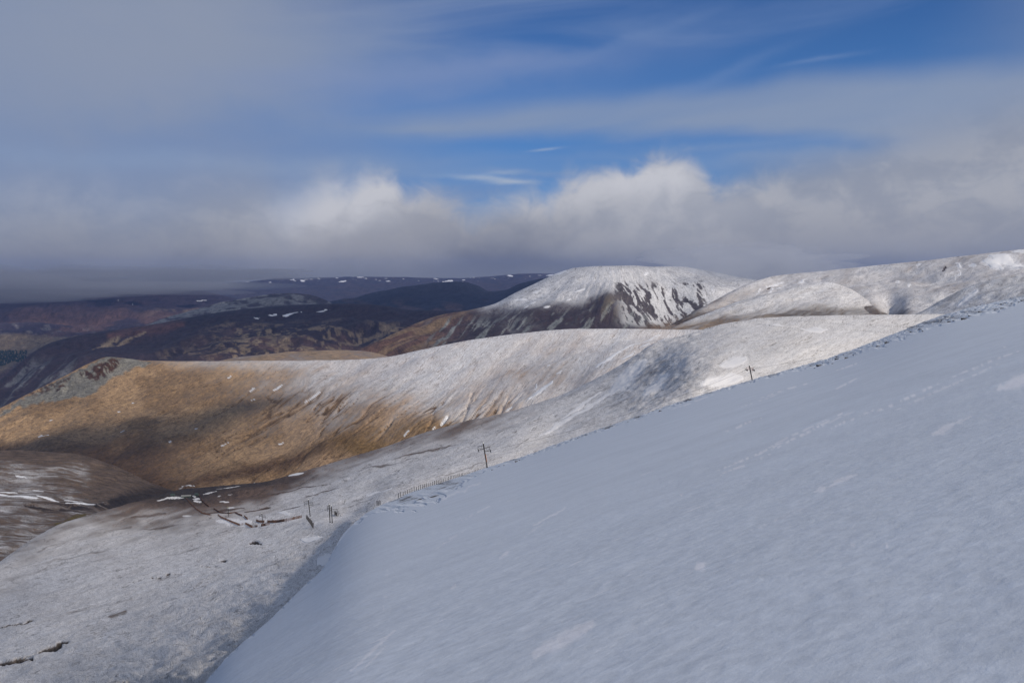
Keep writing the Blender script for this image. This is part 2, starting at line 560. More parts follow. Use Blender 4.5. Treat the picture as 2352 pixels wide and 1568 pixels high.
def build_slope():
    us = np.arange(-100, 3000, 3.0)
    ve = pchip([p[0] for p in EDGE], [p[1] for p in EDGE], us)
    ve = ve + 7.0 * cn(fbm(us / 45.0, us * 0.0, 4, 14)) * ssn(900, 760, us) + 3.0 * cn(fbm(us / 18.0, us * 0.0, 4, 15))
    ie = 1.0 / np.exp(pchip([p[0] for p in DEDGE], [math.log(p[1]) for p in DEDGE], us))
    vb = np.maximum(2600.0, ve + 200)
    nb = 470
    s = np.linspace(0, 1, nb) ** 1.45
    V = ve + (vb - ve) * s[:, None]

    def plane_inv(u, v):
        w = (784 - v) / F
        return (0.304 * (u - 1176) / F - 0.219 * (CP + SP * w) - (-SP + CP * w)) / 1.6

    def smooth(a, n=45):
        k = np.hanning(2 * n + 1); k /= k.sum()
        return np.convolve(np.pad(a, n, mode='edge'), k, mode='valid')

    corr = smooth(ie - plane_inv(us, ve))
    wc = smooth(pchip([-100, 480, 760, 900, 1200, 3000], [220, 220, 150, 70, 60, 60], us), 20)
    I = plane_inv(us, V) + corr * np.exp(-np.clip(V - smooth(ve, 25), 0, None) / wc)
    I = np.maximum(I, 1 / 700.0)
    ie = I[0]
    D = 1 / I
    # round the shoulder over and let the slope fall away behind it
    h = np.linspace(1, 0, 14, endpoint=False)[:, None]
    Vh = ve + 46 * h ** 2
    Dh = (1 / ie) * (1 + 0.28 * h)
    V = np.vstack([Vh, V]); D = np.vstack([Dh, D])
    U = np.broadcast_to(us, V.shape)
    P = unproj(U, V, D).copy()
    e = V - ve
    e[:14] = -1
    x, y = P[..., 0], P[..., 1]
    wd = (0.82, 0.57)
    a, b = x * wd[0] + y * wd[1], x * wd[1] - y * wd[0]
    near = ssn(60, 6, D)
    z = near * (cn(fbm(a / 0.40, b / 0.32, 3, 1)) * 0.010 + cn(fbm(a / 1.8, b / 1.3, 3, 2)) * 0.012)
    z += cn(fbm(x / 30, y / 20, 3, 3)) * 0.14 * ssn(20, 90, D) + cn(sfbm(a / 30, b / 5, 3, 8)) * 0.05 * ssn(8, 40, D)
    fw = pchip([p[0] for p in FRW], [p[1] for p in FRW], us)
    fringe = ssn(1.15, 0.55, e / fw + cn(fbm(U / 22, V / 7, 3, 5)) * 0.9)
    z += fringe * cn(fbm(x / 9, y / 6, 5, 6)) * 1.3 * (0.12 + 0.88 * ssn(1050, 1300, U)) * ssn(60, 300, D)
    P[..., 2] += z
    cov = 1.6 - fringe * (0.78 - 0.45 * ssn(880, 780, U) + 1.2 * cn(fbm(U / 60, V / 9, 4, 12)))
    tint = col3(V.shape, (0.10, 0.085, 0.075))
    Uw, Vw = U + cn(fbm(U / 14, V / 14, 3, 20)) * 18, V + cn(fbm(U / 14, V / 14, 3, 21)) * 12
    slab = np.zeros(V.shape)
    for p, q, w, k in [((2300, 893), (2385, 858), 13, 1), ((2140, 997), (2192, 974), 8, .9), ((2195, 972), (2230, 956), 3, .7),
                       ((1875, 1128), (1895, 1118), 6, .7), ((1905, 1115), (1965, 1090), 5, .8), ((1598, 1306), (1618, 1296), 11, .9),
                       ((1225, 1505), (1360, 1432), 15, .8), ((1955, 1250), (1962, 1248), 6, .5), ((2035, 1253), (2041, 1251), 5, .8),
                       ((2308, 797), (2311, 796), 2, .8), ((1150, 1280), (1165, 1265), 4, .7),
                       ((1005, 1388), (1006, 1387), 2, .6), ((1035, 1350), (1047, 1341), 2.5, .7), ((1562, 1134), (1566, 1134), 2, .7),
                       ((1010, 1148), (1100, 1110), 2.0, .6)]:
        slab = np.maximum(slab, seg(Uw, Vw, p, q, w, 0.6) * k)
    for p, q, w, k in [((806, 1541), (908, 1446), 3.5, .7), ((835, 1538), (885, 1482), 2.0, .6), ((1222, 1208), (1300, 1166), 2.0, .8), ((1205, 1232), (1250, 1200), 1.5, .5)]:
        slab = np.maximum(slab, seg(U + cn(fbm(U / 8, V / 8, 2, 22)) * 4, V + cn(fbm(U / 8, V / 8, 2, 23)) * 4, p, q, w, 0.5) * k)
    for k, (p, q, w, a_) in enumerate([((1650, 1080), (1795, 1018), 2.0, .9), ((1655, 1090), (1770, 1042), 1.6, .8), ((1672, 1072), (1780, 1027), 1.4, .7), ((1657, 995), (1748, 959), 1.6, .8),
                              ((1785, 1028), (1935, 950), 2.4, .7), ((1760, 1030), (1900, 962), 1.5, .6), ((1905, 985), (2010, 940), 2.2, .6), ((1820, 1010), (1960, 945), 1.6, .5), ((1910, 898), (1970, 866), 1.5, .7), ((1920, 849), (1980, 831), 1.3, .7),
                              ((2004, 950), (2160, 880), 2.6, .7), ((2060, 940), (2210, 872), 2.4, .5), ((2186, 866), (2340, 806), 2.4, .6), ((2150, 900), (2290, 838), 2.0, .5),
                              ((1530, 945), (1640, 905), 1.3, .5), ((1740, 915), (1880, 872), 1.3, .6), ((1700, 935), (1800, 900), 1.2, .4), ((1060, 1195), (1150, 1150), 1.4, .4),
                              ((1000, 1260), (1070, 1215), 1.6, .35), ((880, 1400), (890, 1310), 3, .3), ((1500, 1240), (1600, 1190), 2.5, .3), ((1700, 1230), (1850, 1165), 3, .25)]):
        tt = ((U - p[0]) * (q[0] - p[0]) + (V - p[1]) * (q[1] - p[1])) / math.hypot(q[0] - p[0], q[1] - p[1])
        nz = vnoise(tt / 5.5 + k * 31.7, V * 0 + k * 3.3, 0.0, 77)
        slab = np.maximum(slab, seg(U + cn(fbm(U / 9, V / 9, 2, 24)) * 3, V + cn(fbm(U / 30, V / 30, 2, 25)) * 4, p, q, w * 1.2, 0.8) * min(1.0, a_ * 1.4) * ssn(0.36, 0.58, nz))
    m = bpy.data.materials.new("wind_packed_snow")
    m.use_nodes = True
    S.nt = m.node_tree
    S.nt.nodes.clear()
    ta = N('ShaderNodeAttribute', attribute_name='tint')
    cov_n = S(N('ShaderNodeAttribute', attribute_name='cov').outputs['Fac'])
    sl = S(N('ShaderNodeAttribute', attribute_name='slab').outputs['Fac'])
    oc = N('ShaderNodeTexCoord').outputs['Object']
    so = N('ShaderNodeSeparateXYZ'); put(so.inputs[0], oc)
    X, Y = S(so.outputs[0]), S(so.outputs[1])
    A, B = X * wd[0] + Y * wd[1], X * wd[1] - Y * wd[0]
    dist = (X * X + Y * Y).pow(0.5)
    rip = noise(vec(A * 6.5, B * 8.5), 1.0, 5.0, 0.6, 0.2)           # small ripples, a hand wide
    mid = noise(vec(A * 1.3, B * 2.0, 2.0), 1.0, 6.0, 0.65, 0.2)
    dash = noise(vec(A * 1.1, B * 5.0, 12.0), 1.0, 4.0, 0.6, 0.1)
    grn = noise(oc, 38.0, 3.0, 0.8)       # metre-long wind lines
    far = noise(vec(A * 0.08, B * 0.28, 5.0), 1.0, 5.0, 0.6, 0.3)     # long streaks
    rg = noise(vec(X * 0.45, Y * 0.16, 1.0), 1.0, 7.0, 0.75, 0.3)        # tussocks and stones of the broken edge
    rg2 = noise(vec(X * 0.22, Y * 0.16, 8.0), 1.0, 4.0, 0.6, 0.2)
    lines = (dash.ss(0.60, 0.72) * dist.ss(3, 8) * dist.ss(60, 25) + far.ss(0.60, 0.70) * dist.ss(25, 70) * 0.8) * noise(vec(A * 0.06, B * 0.45, 3.0), 1.0, 3.0).ss(0.55, 0.66)
    sn = mixc((sl + lines * 0.9).sat(), (0.67, 0.71, 0.765), (0.90, 0.89, 0.91))  # blue-grey base holds the slope's grazing shade; icy slabs stay paler
    sn = scalec(sn, (rip - 0.5) * dist.ss(26, 3) * 0.52 + (grn - 0.5) * dist.ss(9, 2) * 0.3 + (mid - 0.5) * 0.22 + (far - 0.5) * 0.08 + (noise(vec(A * 0.22, B * 0.5, 21.0), 1.0, 3.0, 0.5, 0.4) - 0.5) * 0.20 + 0.97)  # light and dark of the ripples painted into the snow colour
    t = (rg * 0.65 + rg2 * 0.35 - 0.5) * 3.2 + 0.5
    mask = (t * -1.0 + cov_n * 1.1).ss(-0.02, 0.28)
    c = mixc(mask, scalec(ta.outputs['Color'], rg + 0.5), sn)
    bs = N('ShaderNodeBsdfPrincipled')
    put(bs.inputs['Base Color'], c)
    bs.inputs['Roughness'].default_value = 0.7
    bs.inputs['Specular IOR Level'].default_value = 0.2
    bn = N('ShaderNodeBump')
    bn.inputs['Strength'].default_value = 0.4
    bn.inputs['Distance'].default_value = 1.0
    put(bn.inputs['Height'], rip * 0.015 + mid * 0.03 * dist.ss(2, 8) + grn * 0.0012 + far * 0.06 * dist.ss(15, 80) + rg * (cov_n.ss(1.3, 0.8)) * 0.8)
    put(bs.inputs['Normal'], bn.outputs[0])
    o = N('ShaderNodeOutputMaterial')
    put(o.inputs[0], bs.outputs[0])
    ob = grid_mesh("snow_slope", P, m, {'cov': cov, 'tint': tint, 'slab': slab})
    ob['kind'] = 'structure'
    LAYERS['snow_slope'] = (us, P)
    # the same slope carried on behind and beside the viewpoint
    ph = np.radians(np.arange(-180, 181, 2.0))
    pd = np.degrees(ph)
    rm = np.interp(pd, [-180, -120, -60, -38, -34, 40, 42, 52, 180], [120, 40, 12, 6, 1.7, 1.7, 500, 500, 120])
    rr_ = np.linspace(0, 1, 90)[:, None] ** 2.5 * (rm - 0.05) + 0.05
    gx, gy = rr_ * np.sin(ph), rr_ * np.cos(ph)
    Z = -1.66 + 0.304 * gx - 0.219 * gy - 0.0012 * rr_ ** 1.5
    P2_ = np.stack([gx, gy, Z], -1)[::-1]
    ob2 = grid_mesh("snow_ground", P2_, m, {'cov': np.full(gx.shape, 1.6), 'tint': col3(gx.shape, (.1, .09, .08)), 'slab': np.zeros(gx.shape)})
    ob2['kind'] = 'structure'


build_slope()


# ------------------------------------------------------------------ near hillside with the lift (B) and the round snowy shoulder
PEAT = [((-20, 1521), (72, 1512), 5), ((78, 1498), (156, 1470), 4.5), ((120, 1487), (135, 1483), 5.5), ((20, 1516), (90, 1494), 1.4),
        ((275, 1563), (326, 1551), 5), ((575, 1247), (600, 1247), 2.2), ((350, 1328), (416, 1314), 0.7),
        ((465, 1300), (494, 1298), 0.9), ((510, 1287), (520, 1287), 1.6), ((0, 1443), (75, 1424), 0.8)]


def peat(U, V, grow=1.0):
    Uw = U + 12 * cn(fbm(U / 16, V / 9, 4, 44)); Vw = V + 8 * cn(fbm(U / 14, V / 8, 4, 45))
    d = np.zeros(U.shape)
    for p, q, w in PEAT: d = np.maximum(d, seg(Uw, Vw, p, q, w * grow, 0.35))
    return d


def relief_b(U, V, P, D, fl, ts):
    x, y = P[..., 0], P[..., 1]
    r = cn(fbm(x / 60, y / 60, 4, 31)) * 4.0 * ssn(150, 600, D) + cn(fbm(x / 12, y / 12, 4, 32)) * 0.6
    r += cn(sfbm(fl[..., 0] / 9, fl[..., 1] / 60, 3, 33)) * 0.5
    # the low brow the two masts stand on
    r += 1.2 * np.exp(-((U - 700) / 130) ** 2 - ((V - 1203) / 18) ** 2)
    r -= 0.7 * peat(U, V, 1.1)
    rough = ssn(1380, 1480, U) * ssn(1720, 1560, U)
    r += rough * cn(fbm(x / 9, y / 14, 4, 35)) * 3.0
    return r


def flow_b(U, V, P):
    # isolines fall to the lower left: gentle on the left, steeper on the shoulder
    w = ssn(1200, 1500, U)
    g = np.where(U < 1200, 0.28 * U + 0.00007 * U * U, 0.28 * 1200 + 0.00007 * 1200 ** 2 + (U - 1200) * 0.45)
    psi = V + g + 12 * cn(fbm(U / 90, V / 60, 3, 40))
    tau = U * 0.9 - V * 0.4
    k = 1.0
    return np.stack([psi * k, tau * k], -1)


def paint_b(U, V, P, fl, ts):
    psi, tau = fl[..., 0], fl[..., 1]
    n1 = fbm(U / 55, V / 25, 4, 41)
    st = sfbm(psi / 7, tau / 110, 4, 42)
    cov = 0.98 + 0.4 * cn(n1) + 0.42 * cn(st)
    tint = col3(U.shape, (0.15, 0.12, 0.10))
    # browner towards the valley floor
    br = ssn(1235, 1130, V) * ssn(760, 480, U) * ssn(0, 300, U)
    cov -= 0.62 * br
    wide = ssn(1330, 1200, V) * ssn(620, 380, U)
    cov -= 0.22 * wide
    br2 = ssn(60, 0, V - pchip([430, 600, 870, 1170, 1290, 1400], [1118, 1108, 1030, 945, 905, 860], U)) * ssn(1350, 1050, U) * ssn(380, 480, U)
    cov -= br2 * 0.50
    tint = lay(tint, (0.13, 0.085, 0.06), np.clip(br + br2, 0, 1))
    left = ssn(330, 0, U) * ssn(1500, 1330, V)
    cov -= 0.22 * left
    # lower left: snow with scattered dots
    low = ssn(1250, 1330, V)
    cov += 0.08 * low
    # peat banks and cracks
    Uw = U + 7 * cn(fbm(U / 16, V / 9, 3, 44)); Vw = V + 7 * cn(fbm(U / 20, V / 9, 3, 45))
    dark = peat(U, V)
    cov -= 2.2 * dark
    tint = lay(tint, (0.018, 0.015, 0.014), dark)
    bp = seg(Uw, Vw, (250, 1414), (288, 1402), 6) * 0.8
    cov -= bp * 0.8 * (st > 0.45)
    tint = lay(tint, (0.09, 0.055, 0.03), bp)
    for p, q, w, k in [((566, 1180), (625, 1160), 1.5, .9), ((640, 1172), (690, 1162), 1.3, .8), ((700, 1140), (790, 1115), 1.3, .7), ((620, 1135), (760, 1108), 1.0, .6), ((480, 1178), (560, 1168), 2.5, .5),
                       ((300, 1190), (380, 1176), 3, .3), ((330, 1215), (420, 1200), 2, .25), ((180, 1240), (300, 1205), 3, .2), ((60, 1300), (250, 1262), 1.6, .3), ((280, 1300), (520, 1240), 1.0, .35),
                       ((900, 1055), (1050, 1020), 1.6, .5), ((820, 1080), (960, 1052), 1.4, .5), ((1000, 1100), (1110, 1062), 1.0, .5), ((420, 1440), (560, 1400), 2, .25), ((100, 1420), (330, 1370), 2.2, .25)]:
        d_ = seg(U + 10 * cn(fbm(U / 30, V / 12, 3, 48)), V + 10 * cn(fbm(U / 34, V / 16, 4, 49)), p, q, w, 0.8) * k
        cov -= 0.9 * d_
        tint = lay(tint, (0.075, 0.045, 0.03), d_)
    # drift filled hollows, clean snow
    sm = np.zeros(U.shape)
    for p, q, w in [((500, 1196), (575, 1203), 7), ((640, 1175), (665, 1182), 4), ((1405, 900), (1480, 830), 16), ((1480, 905), (1530, 860), 13),
                    ((1655, 840), (1710, 825), 10), ((1240, 1000), (1400, 905), 5), ((1290, 960), (1380, 900), 3), ((1840, 755), (1900, 757), 5), ((1760, 745), (1800, 748), 3),
                    ((1615, 880), (1700, 865), 12), ((840, 1140), (900, 1125), 2), ((690, 1240), (740, 1235), 5), ((520, 1135), (536, 1134), 2),
                    ((525, 1170), (537, 1164), 3), ((730, 1290), (780, 1270), 10), ((420, 1185), (440, 1183), 2), ((587, 1190), (600, 1193), 3)]:
        sm = np.maximum(sm, seg(Uw, Vw, p, q, w, 0.6))
    cov += 0.8 * sm
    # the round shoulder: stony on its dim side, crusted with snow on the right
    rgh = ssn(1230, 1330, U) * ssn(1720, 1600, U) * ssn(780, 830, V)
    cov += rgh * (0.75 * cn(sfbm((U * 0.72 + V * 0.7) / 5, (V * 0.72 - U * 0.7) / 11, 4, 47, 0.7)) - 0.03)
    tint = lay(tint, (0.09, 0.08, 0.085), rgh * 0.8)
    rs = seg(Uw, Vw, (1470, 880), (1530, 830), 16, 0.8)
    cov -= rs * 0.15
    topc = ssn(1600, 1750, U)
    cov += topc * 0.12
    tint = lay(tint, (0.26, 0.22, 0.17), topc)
    # valley floor drifts and boggy dark ground at the foot of the lift
    bog = np.exp(-((U - 410) / 110) ** 2 - ((V - 1135) / 22) ** 2) + 0.7 * np.exp(-((U - 570) / 150) ** 2 - ((V - (1112 - (U - 570) * 0.1)) / 11) ** 2)
    cov -= 0.5 * bog
    tint = lay(tint, (0.04, 0.032, 0.028), np.clip(bog * 1.2, 0, 1))
    for p, q, w in [((384, 1144), (423, 1142), 2.2), ((441, 1138), (451, 1140), 1.8), ((443, 1144), (460, 1145), 2.6), ((446, 1150), (462, 1152), 2.4),
                    ((466, 1136), (497, 1128), 2.0), ((500, 1140), (508, 1138), 1.6), ((497, 1123), (552, 1115), 1.1), ((595, 1107), (612, 1104), 1.6),
                    ((664, 1093), (697, 1086), 1.6), ((360, 1149), (385, 1144), 1.2), ((505, 1152), (525, 1153), 1.1)]:
        d_ = seg(U, V, p, q, w, 0.3)
        cov += 1.6 * d_
    return cov, tint


LB = [
    [(-400, 1570, 400), (0, 1330, 640), (200, 1240, 800), (330, 1190, 1050), (430, 1165, 1400), (600, 1150, 1400), (870, 1080, 1350), (1170, 985, 1250), (1290, 945, 1230), (1400, 890, 1200), (1500, 830, 1200), (1700, 780, 1300), (2400, 780, 1300)],
    [(-400, 1500, 330), (-200, 1395, 400), (0, 1290, 480), (60, 1248, 520), (120, 1212, 560), (180, 1190, 620), (270, 1163, 720), (330, 1147, 850), (430, 1122, 1120), (600, 1108, 1140), (680, 1088, 1130), (870, 1030, 1100), (1000, 985, 1080), (1170, 945, 1050), (1290, 905, 1020), (1400, 850, 980), (1460, 815, 970), (1500, 792, 980), (1590, 765, 1010), (1700, 737, 1060), (1850, 725, 1100), (2150, 722, 1050), (2400, 724, 1000)],
    [(-400, 1620, 240), (0, 1370, 330), (200, 1260, 430), (430, 1180, 700), (600, 1160, 760), (870, 1075, 760), (1000, 1030, 800), (1170, 980, 820), (1290, 940, 860), (1400, 894, 885), (1500, 839, 865), (1590, 800, 815), (1700, 770, 830), (1850, 752, 860), (2150, 745, 930), (2400, 745, 900)],
    [(-400, 1800, 90), (0, 1470, 130), (200, 1385, 160), (430, 1310, 190), (600, 1262, 195), (740, 1222, 215), (800, 1185, 300), (870, 1130, 470), (1000, 1080, 500), (1170, 1025, 560), (1290, 985, 690), (1400, 944, 722), (1500, 904, 705), (1590, 865, 675), (1700, 830, 700), (1850, 790, 730), (2150, 770, 800), (2400, 765, 800)],
    [(-400, 2100, 40), (0, 1680, 45), (200, 1640, 30), (480, 1560, 17), (600, 1460, 22), (700, 1365, 31), (745, 1315, 39), (770, 1280, 49), (795, 1235, 66), (830, 1204, 100), (870, 1180, 155), (1000, 1150, 330), (1170, 1100, 420), (1290, 1055, 470), (1400, 1030, 500), (1500, 985, 540), (1600, 950, 590), (1720, 910, 620), (1900, 860, 650), (2150, 830, 680), (2400, 810, 680)],
    [(-400, 2400, 25), (0, 1900, 28), (200, 1800, 20), (480, 1680, 11), (600, 1570, 15), (700, 1460, 22), (745, 1400, 29), (770, 1360, 38), (795, 1310, 50), (830, 1275, 75), (870, 1250, 120), (1000, 1220, 260), (1170, 1160, 350), (1400, 1090, 430), (1720, 960, 520), (2150, 880, 600), (2400, 860, 600)],
]
M_B = hill_mat("thin_snow_on_heath", snow=(0.85, 0.83, 0.815), fine=1.0, stretch=3.0, grain=0.6, hard=0.40, bump=0.8, bdist=0.35, fc=0.6, mott=0.35)
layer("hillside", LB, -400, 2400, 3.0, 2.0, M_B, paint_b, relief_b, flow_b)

# ------------------------------------------------------------------ valley bottom on the left
LE = [
    [(-400, 1050, 1850), (0, 1062, 1800), (200, 1075, 1750), (300, 1110, 1700), (420, 1150, 1600), (560, 1160, 1500)],
    [(-400, 1015, 1480), (0, 1035, 1500), (120, 1038, 1490), (200, 1049, 1470), (280, 1078, 1430), (330, 1102, 1380), (420, 1132, 1300), (560, 1150, 1250)],
    [(-400, 1110, 1280), (0, 1120, 1250), (200, 1120, 1260), (300, 1130, 1230), (420, 1145, 1150), (560, 1165, 1050)],
    [(-400, 1220, 1000), (0, 1205, 980), (200, 1175, 1050), (300, 1160, 1000), (420, 1165, 900), (560, 1180, 800)],
    [(-400, 1480, 560), (0, 1340, 690), (200, 1250, 760), (300, 1210, 800), (420, 1190, 780), (560, 1200, 700)],
]


def relief_e(U, V, P, D, fl, ts):
    x, y = P[..., 0], P[..., 1]
    r = cn(sfbm(fl[..., 0] / 10, fl[..., 1] / 90, 4, 51)) * 4 + cn(fbm(x / 60, y / 60, 4, 52)) * 8
    r += 7 * np.exp(-((U - 165) / 60) ** 2 - ((V - 1212) / 14) ** 2)
    return r


def flow_e(U, V, P):
    return np.stack([V * 1.0 - 0.06 * U + 0.00045 * (U - 100) ** 2 * (U > 100) * -1 + 8 * cn(fbm(U / 80, V / 30, 3, 55)), U * 1.0], -1)


def paint_e(U, V, P, fl, ts):
    st = sfbm(fl[..., 0] / 3.6, fl[..., 1] / 60, 5, 56, 0.65)
    cov = 0.34 + 0.6 * cn(st) + 0.3 * cn(fbm(U / 60, V / 25, 3, 57)) + 0.12 * ssn(250, 0, U)
    cov -= 0.45 * ssn(180, 290, U) * ssn(1170, 1090, V) + 0.25 * ssn(1085, 1045, V)
    tint = col3(U.shape, (0.105, 0.075, 0.055))
    dk_ = np.clip(seg(U, V, (260, 1155), (420, 1130), 22, 0.8) + seg(U, V, (60, 1165), (270, 1160), 9, 0.8) * (st < 0.52), 0, 1)
    cov -= dk_ * 0.5
    tint = lay(tint, (0.032, 0.024, 0.02), dk_)
    ol = seg(U, V, (130, 1210), (205, 1215), 9, 0.8) + seg(U, V, (150, 1195), (195, 1180), 6, 0.8)
    tint = lay(tint, (0.10, 0.075, 0.025), np.clip(ol, 0, 1)); cov -= ol * 0.35
    for p, q, w in [((-30, 1131), (85, 1146), 3.0), ((85, 1141), (135, 1150), 2.4), ((148, 1147), (190, 1150), 1.6), ((150, 1154), (236, 1155), 1.8), ((-20, 1127), (40, 1131), 1.5),
                    ((75, 1127), (100, 1130), 1.2), ((38, 1092), (60, 1096), 1.2), ((256, 1062), (268, 1057), 1.6), ((263, 1068), (276, 1062), 1.8), ((285, 1166), (296, 1165), 1.4)]:
        cov += 1.7 * seg(U, V + 2 * cn(fbm(U / 15, V / 5, 2, 58)), p, q, w * 0.65, 0.6)
    return cov, tint


M_E = hill_mat("streaked_moor", fine=1.1, stretch=7.0, grain=0.4, hard=0.28, bump=0.8, bdist=1.5, mott=0.3)
layer("valley_floor", LE, -400, 560, 3.0, 1.6, M_E, paint_e, relief_e, flow_e)

# ------------------------------------------------------------------ the long sunlit ridge, brown on the left, white on the right
LD = [
    [(-400, 1160, 2500), (0, 1010, 2500), (250, 900, 2550), (500, 895, 2500), (893, 880, 2200), (1190, 830, 2100), (1450, 815, 2000), (1650, 815, 1900), (2400, 820, 1900)],
    [(-400, 1090, 2000), (-150, 1000, 2030), (0, 937, 2050), (60, 906, 2080), (150, 862, 2100), (200, 836, 2100), (250, 819, 2100), (290, 822, 2100), (330, 827, 2100), (420, 830, 2080), (500, 829, 2050), (600, 828, 2000), (700, 828, 1900), (800, 826, 1820), (893, 819, 1750), (960, 806, 1720), (1050, 786, 1700), (1190, 766, 1680), (1300, 756, 1650), (1450, 755, 1620), (1560, 757, 1600), (1650, 757, 1550), (2400, 762, 1500)],
    [(-400, 1115, 1900), (0, 962, 1960), (150, 905, 1980), (250, 868, 1980), (420, 865, 1930), (600, 862, 1830), (800, 855, 1680), (900, 845, 1600), (1050, 818, 1560), (1190, 800, 1540), (1300, 785, 1520), (1450, 778, 1480), (1600, 775, 1450), (2400, 780, 1400)],
    [(-400, 1130, 1800), (0, 1000, 1820), (150, 985, 1780), (300, 970, 1700), (600, 950, 1500), (800, 930, 1400), (900, 915, 1360), (1050, 895, 1310), (1170, 872, 1280), (1300, 840, 1260), (1400, 815, 1250), (1600, 790, 1280), (2400, 790, 1300)],
    [(-400, 1150, 1700), (0, 1045, 1700), (150, 1055, 1640), (300, 1065, 1480), (430, 1075, 1360), (600, 1050, 1270), (870, 990, 1190), (1000, 955, 1170), (1170, 918, 1140), (1290, 880, 1120), (1400, 840, 1110), (1600, 800, 1200), (2400, 800, 1200)],
    [(-400, 1200, 1600), (0, 1110, 1600), (150, 1120, 1560), (300, 1150, 1380), (430, 1165, 1260), (600, 1145, 1190), (870, 1065, 1130), (1000, 1020, 1100), (1170, 985, 1070), (1290, 950, 1050), (1400, 900, 1030), (1600, 850, 1100), (2400, 840, 1150)],
]


def flow_d(U, V, P):
    up = U - 200
    psi = V + 0.28 * up + 0.00036 * up * np.abs(up) + 26 * cn(fbm(U / 160, V / 120, 3, 60))
    tau = U * 0.75 - V * 0.65
    return np.stack([psi, tau], -1)


def relief_d(U, V, P, D, fl, ts):
    x, y = P[..., 0], P[..., 1]
    body = ssn(1.0, 1.7, ts)[:, None]
    g = sfbm(fl[..., 0] / 26, fl[..., 1] / 200, 4, 61)
    gul = -ssn(0.05, 0.0, np.abs(g - 0.5)) * 1.0
    lowp = ssn(850, 960, V)
    r = body * (gul * 2.5 * lowp * ssn(1350, 1150, U) + cn(sfbm(fl[..., 0] / 60, fl[..., 1] / 260, 3, 62)) * 5 + cn(sfbm(fl[..., 0] / 8, fl[..., 1] / 50, 4, 67)) * 2 * lowp)
    r += cn(fbm(x / 120, y / 120, 5, 63)) * (4 + 12 * body)
    # crags at the left end
    cr = ssn(330, 280, U) * ssn(60, 120, U) * ssn(60, 10, V - pchip([60, 150, 250, 330], [906, 862, 819, 827], U)) * body
    r += cr * cn(fbm(x / 22, y / 22, 4, 64)) * 22
    # gullies in the lower right of the face
    for p, q, w, d in [((1030, 950), (985, 1000), 5, 10), ((1085, 900), (1060, 965), 4, 7), ((1170, 905), (1120, 985), 4, 6), ((905, 960), (865, 1010), 5, 8), ((1000, 940), (975, 1000), 3, 7)]:
        r -= 0.45 * d * seg(U + 9 * cn(fbm(U / 12, V / 12, 3, 65)), V, p, q, w * 0.6, 0.9)
    return r


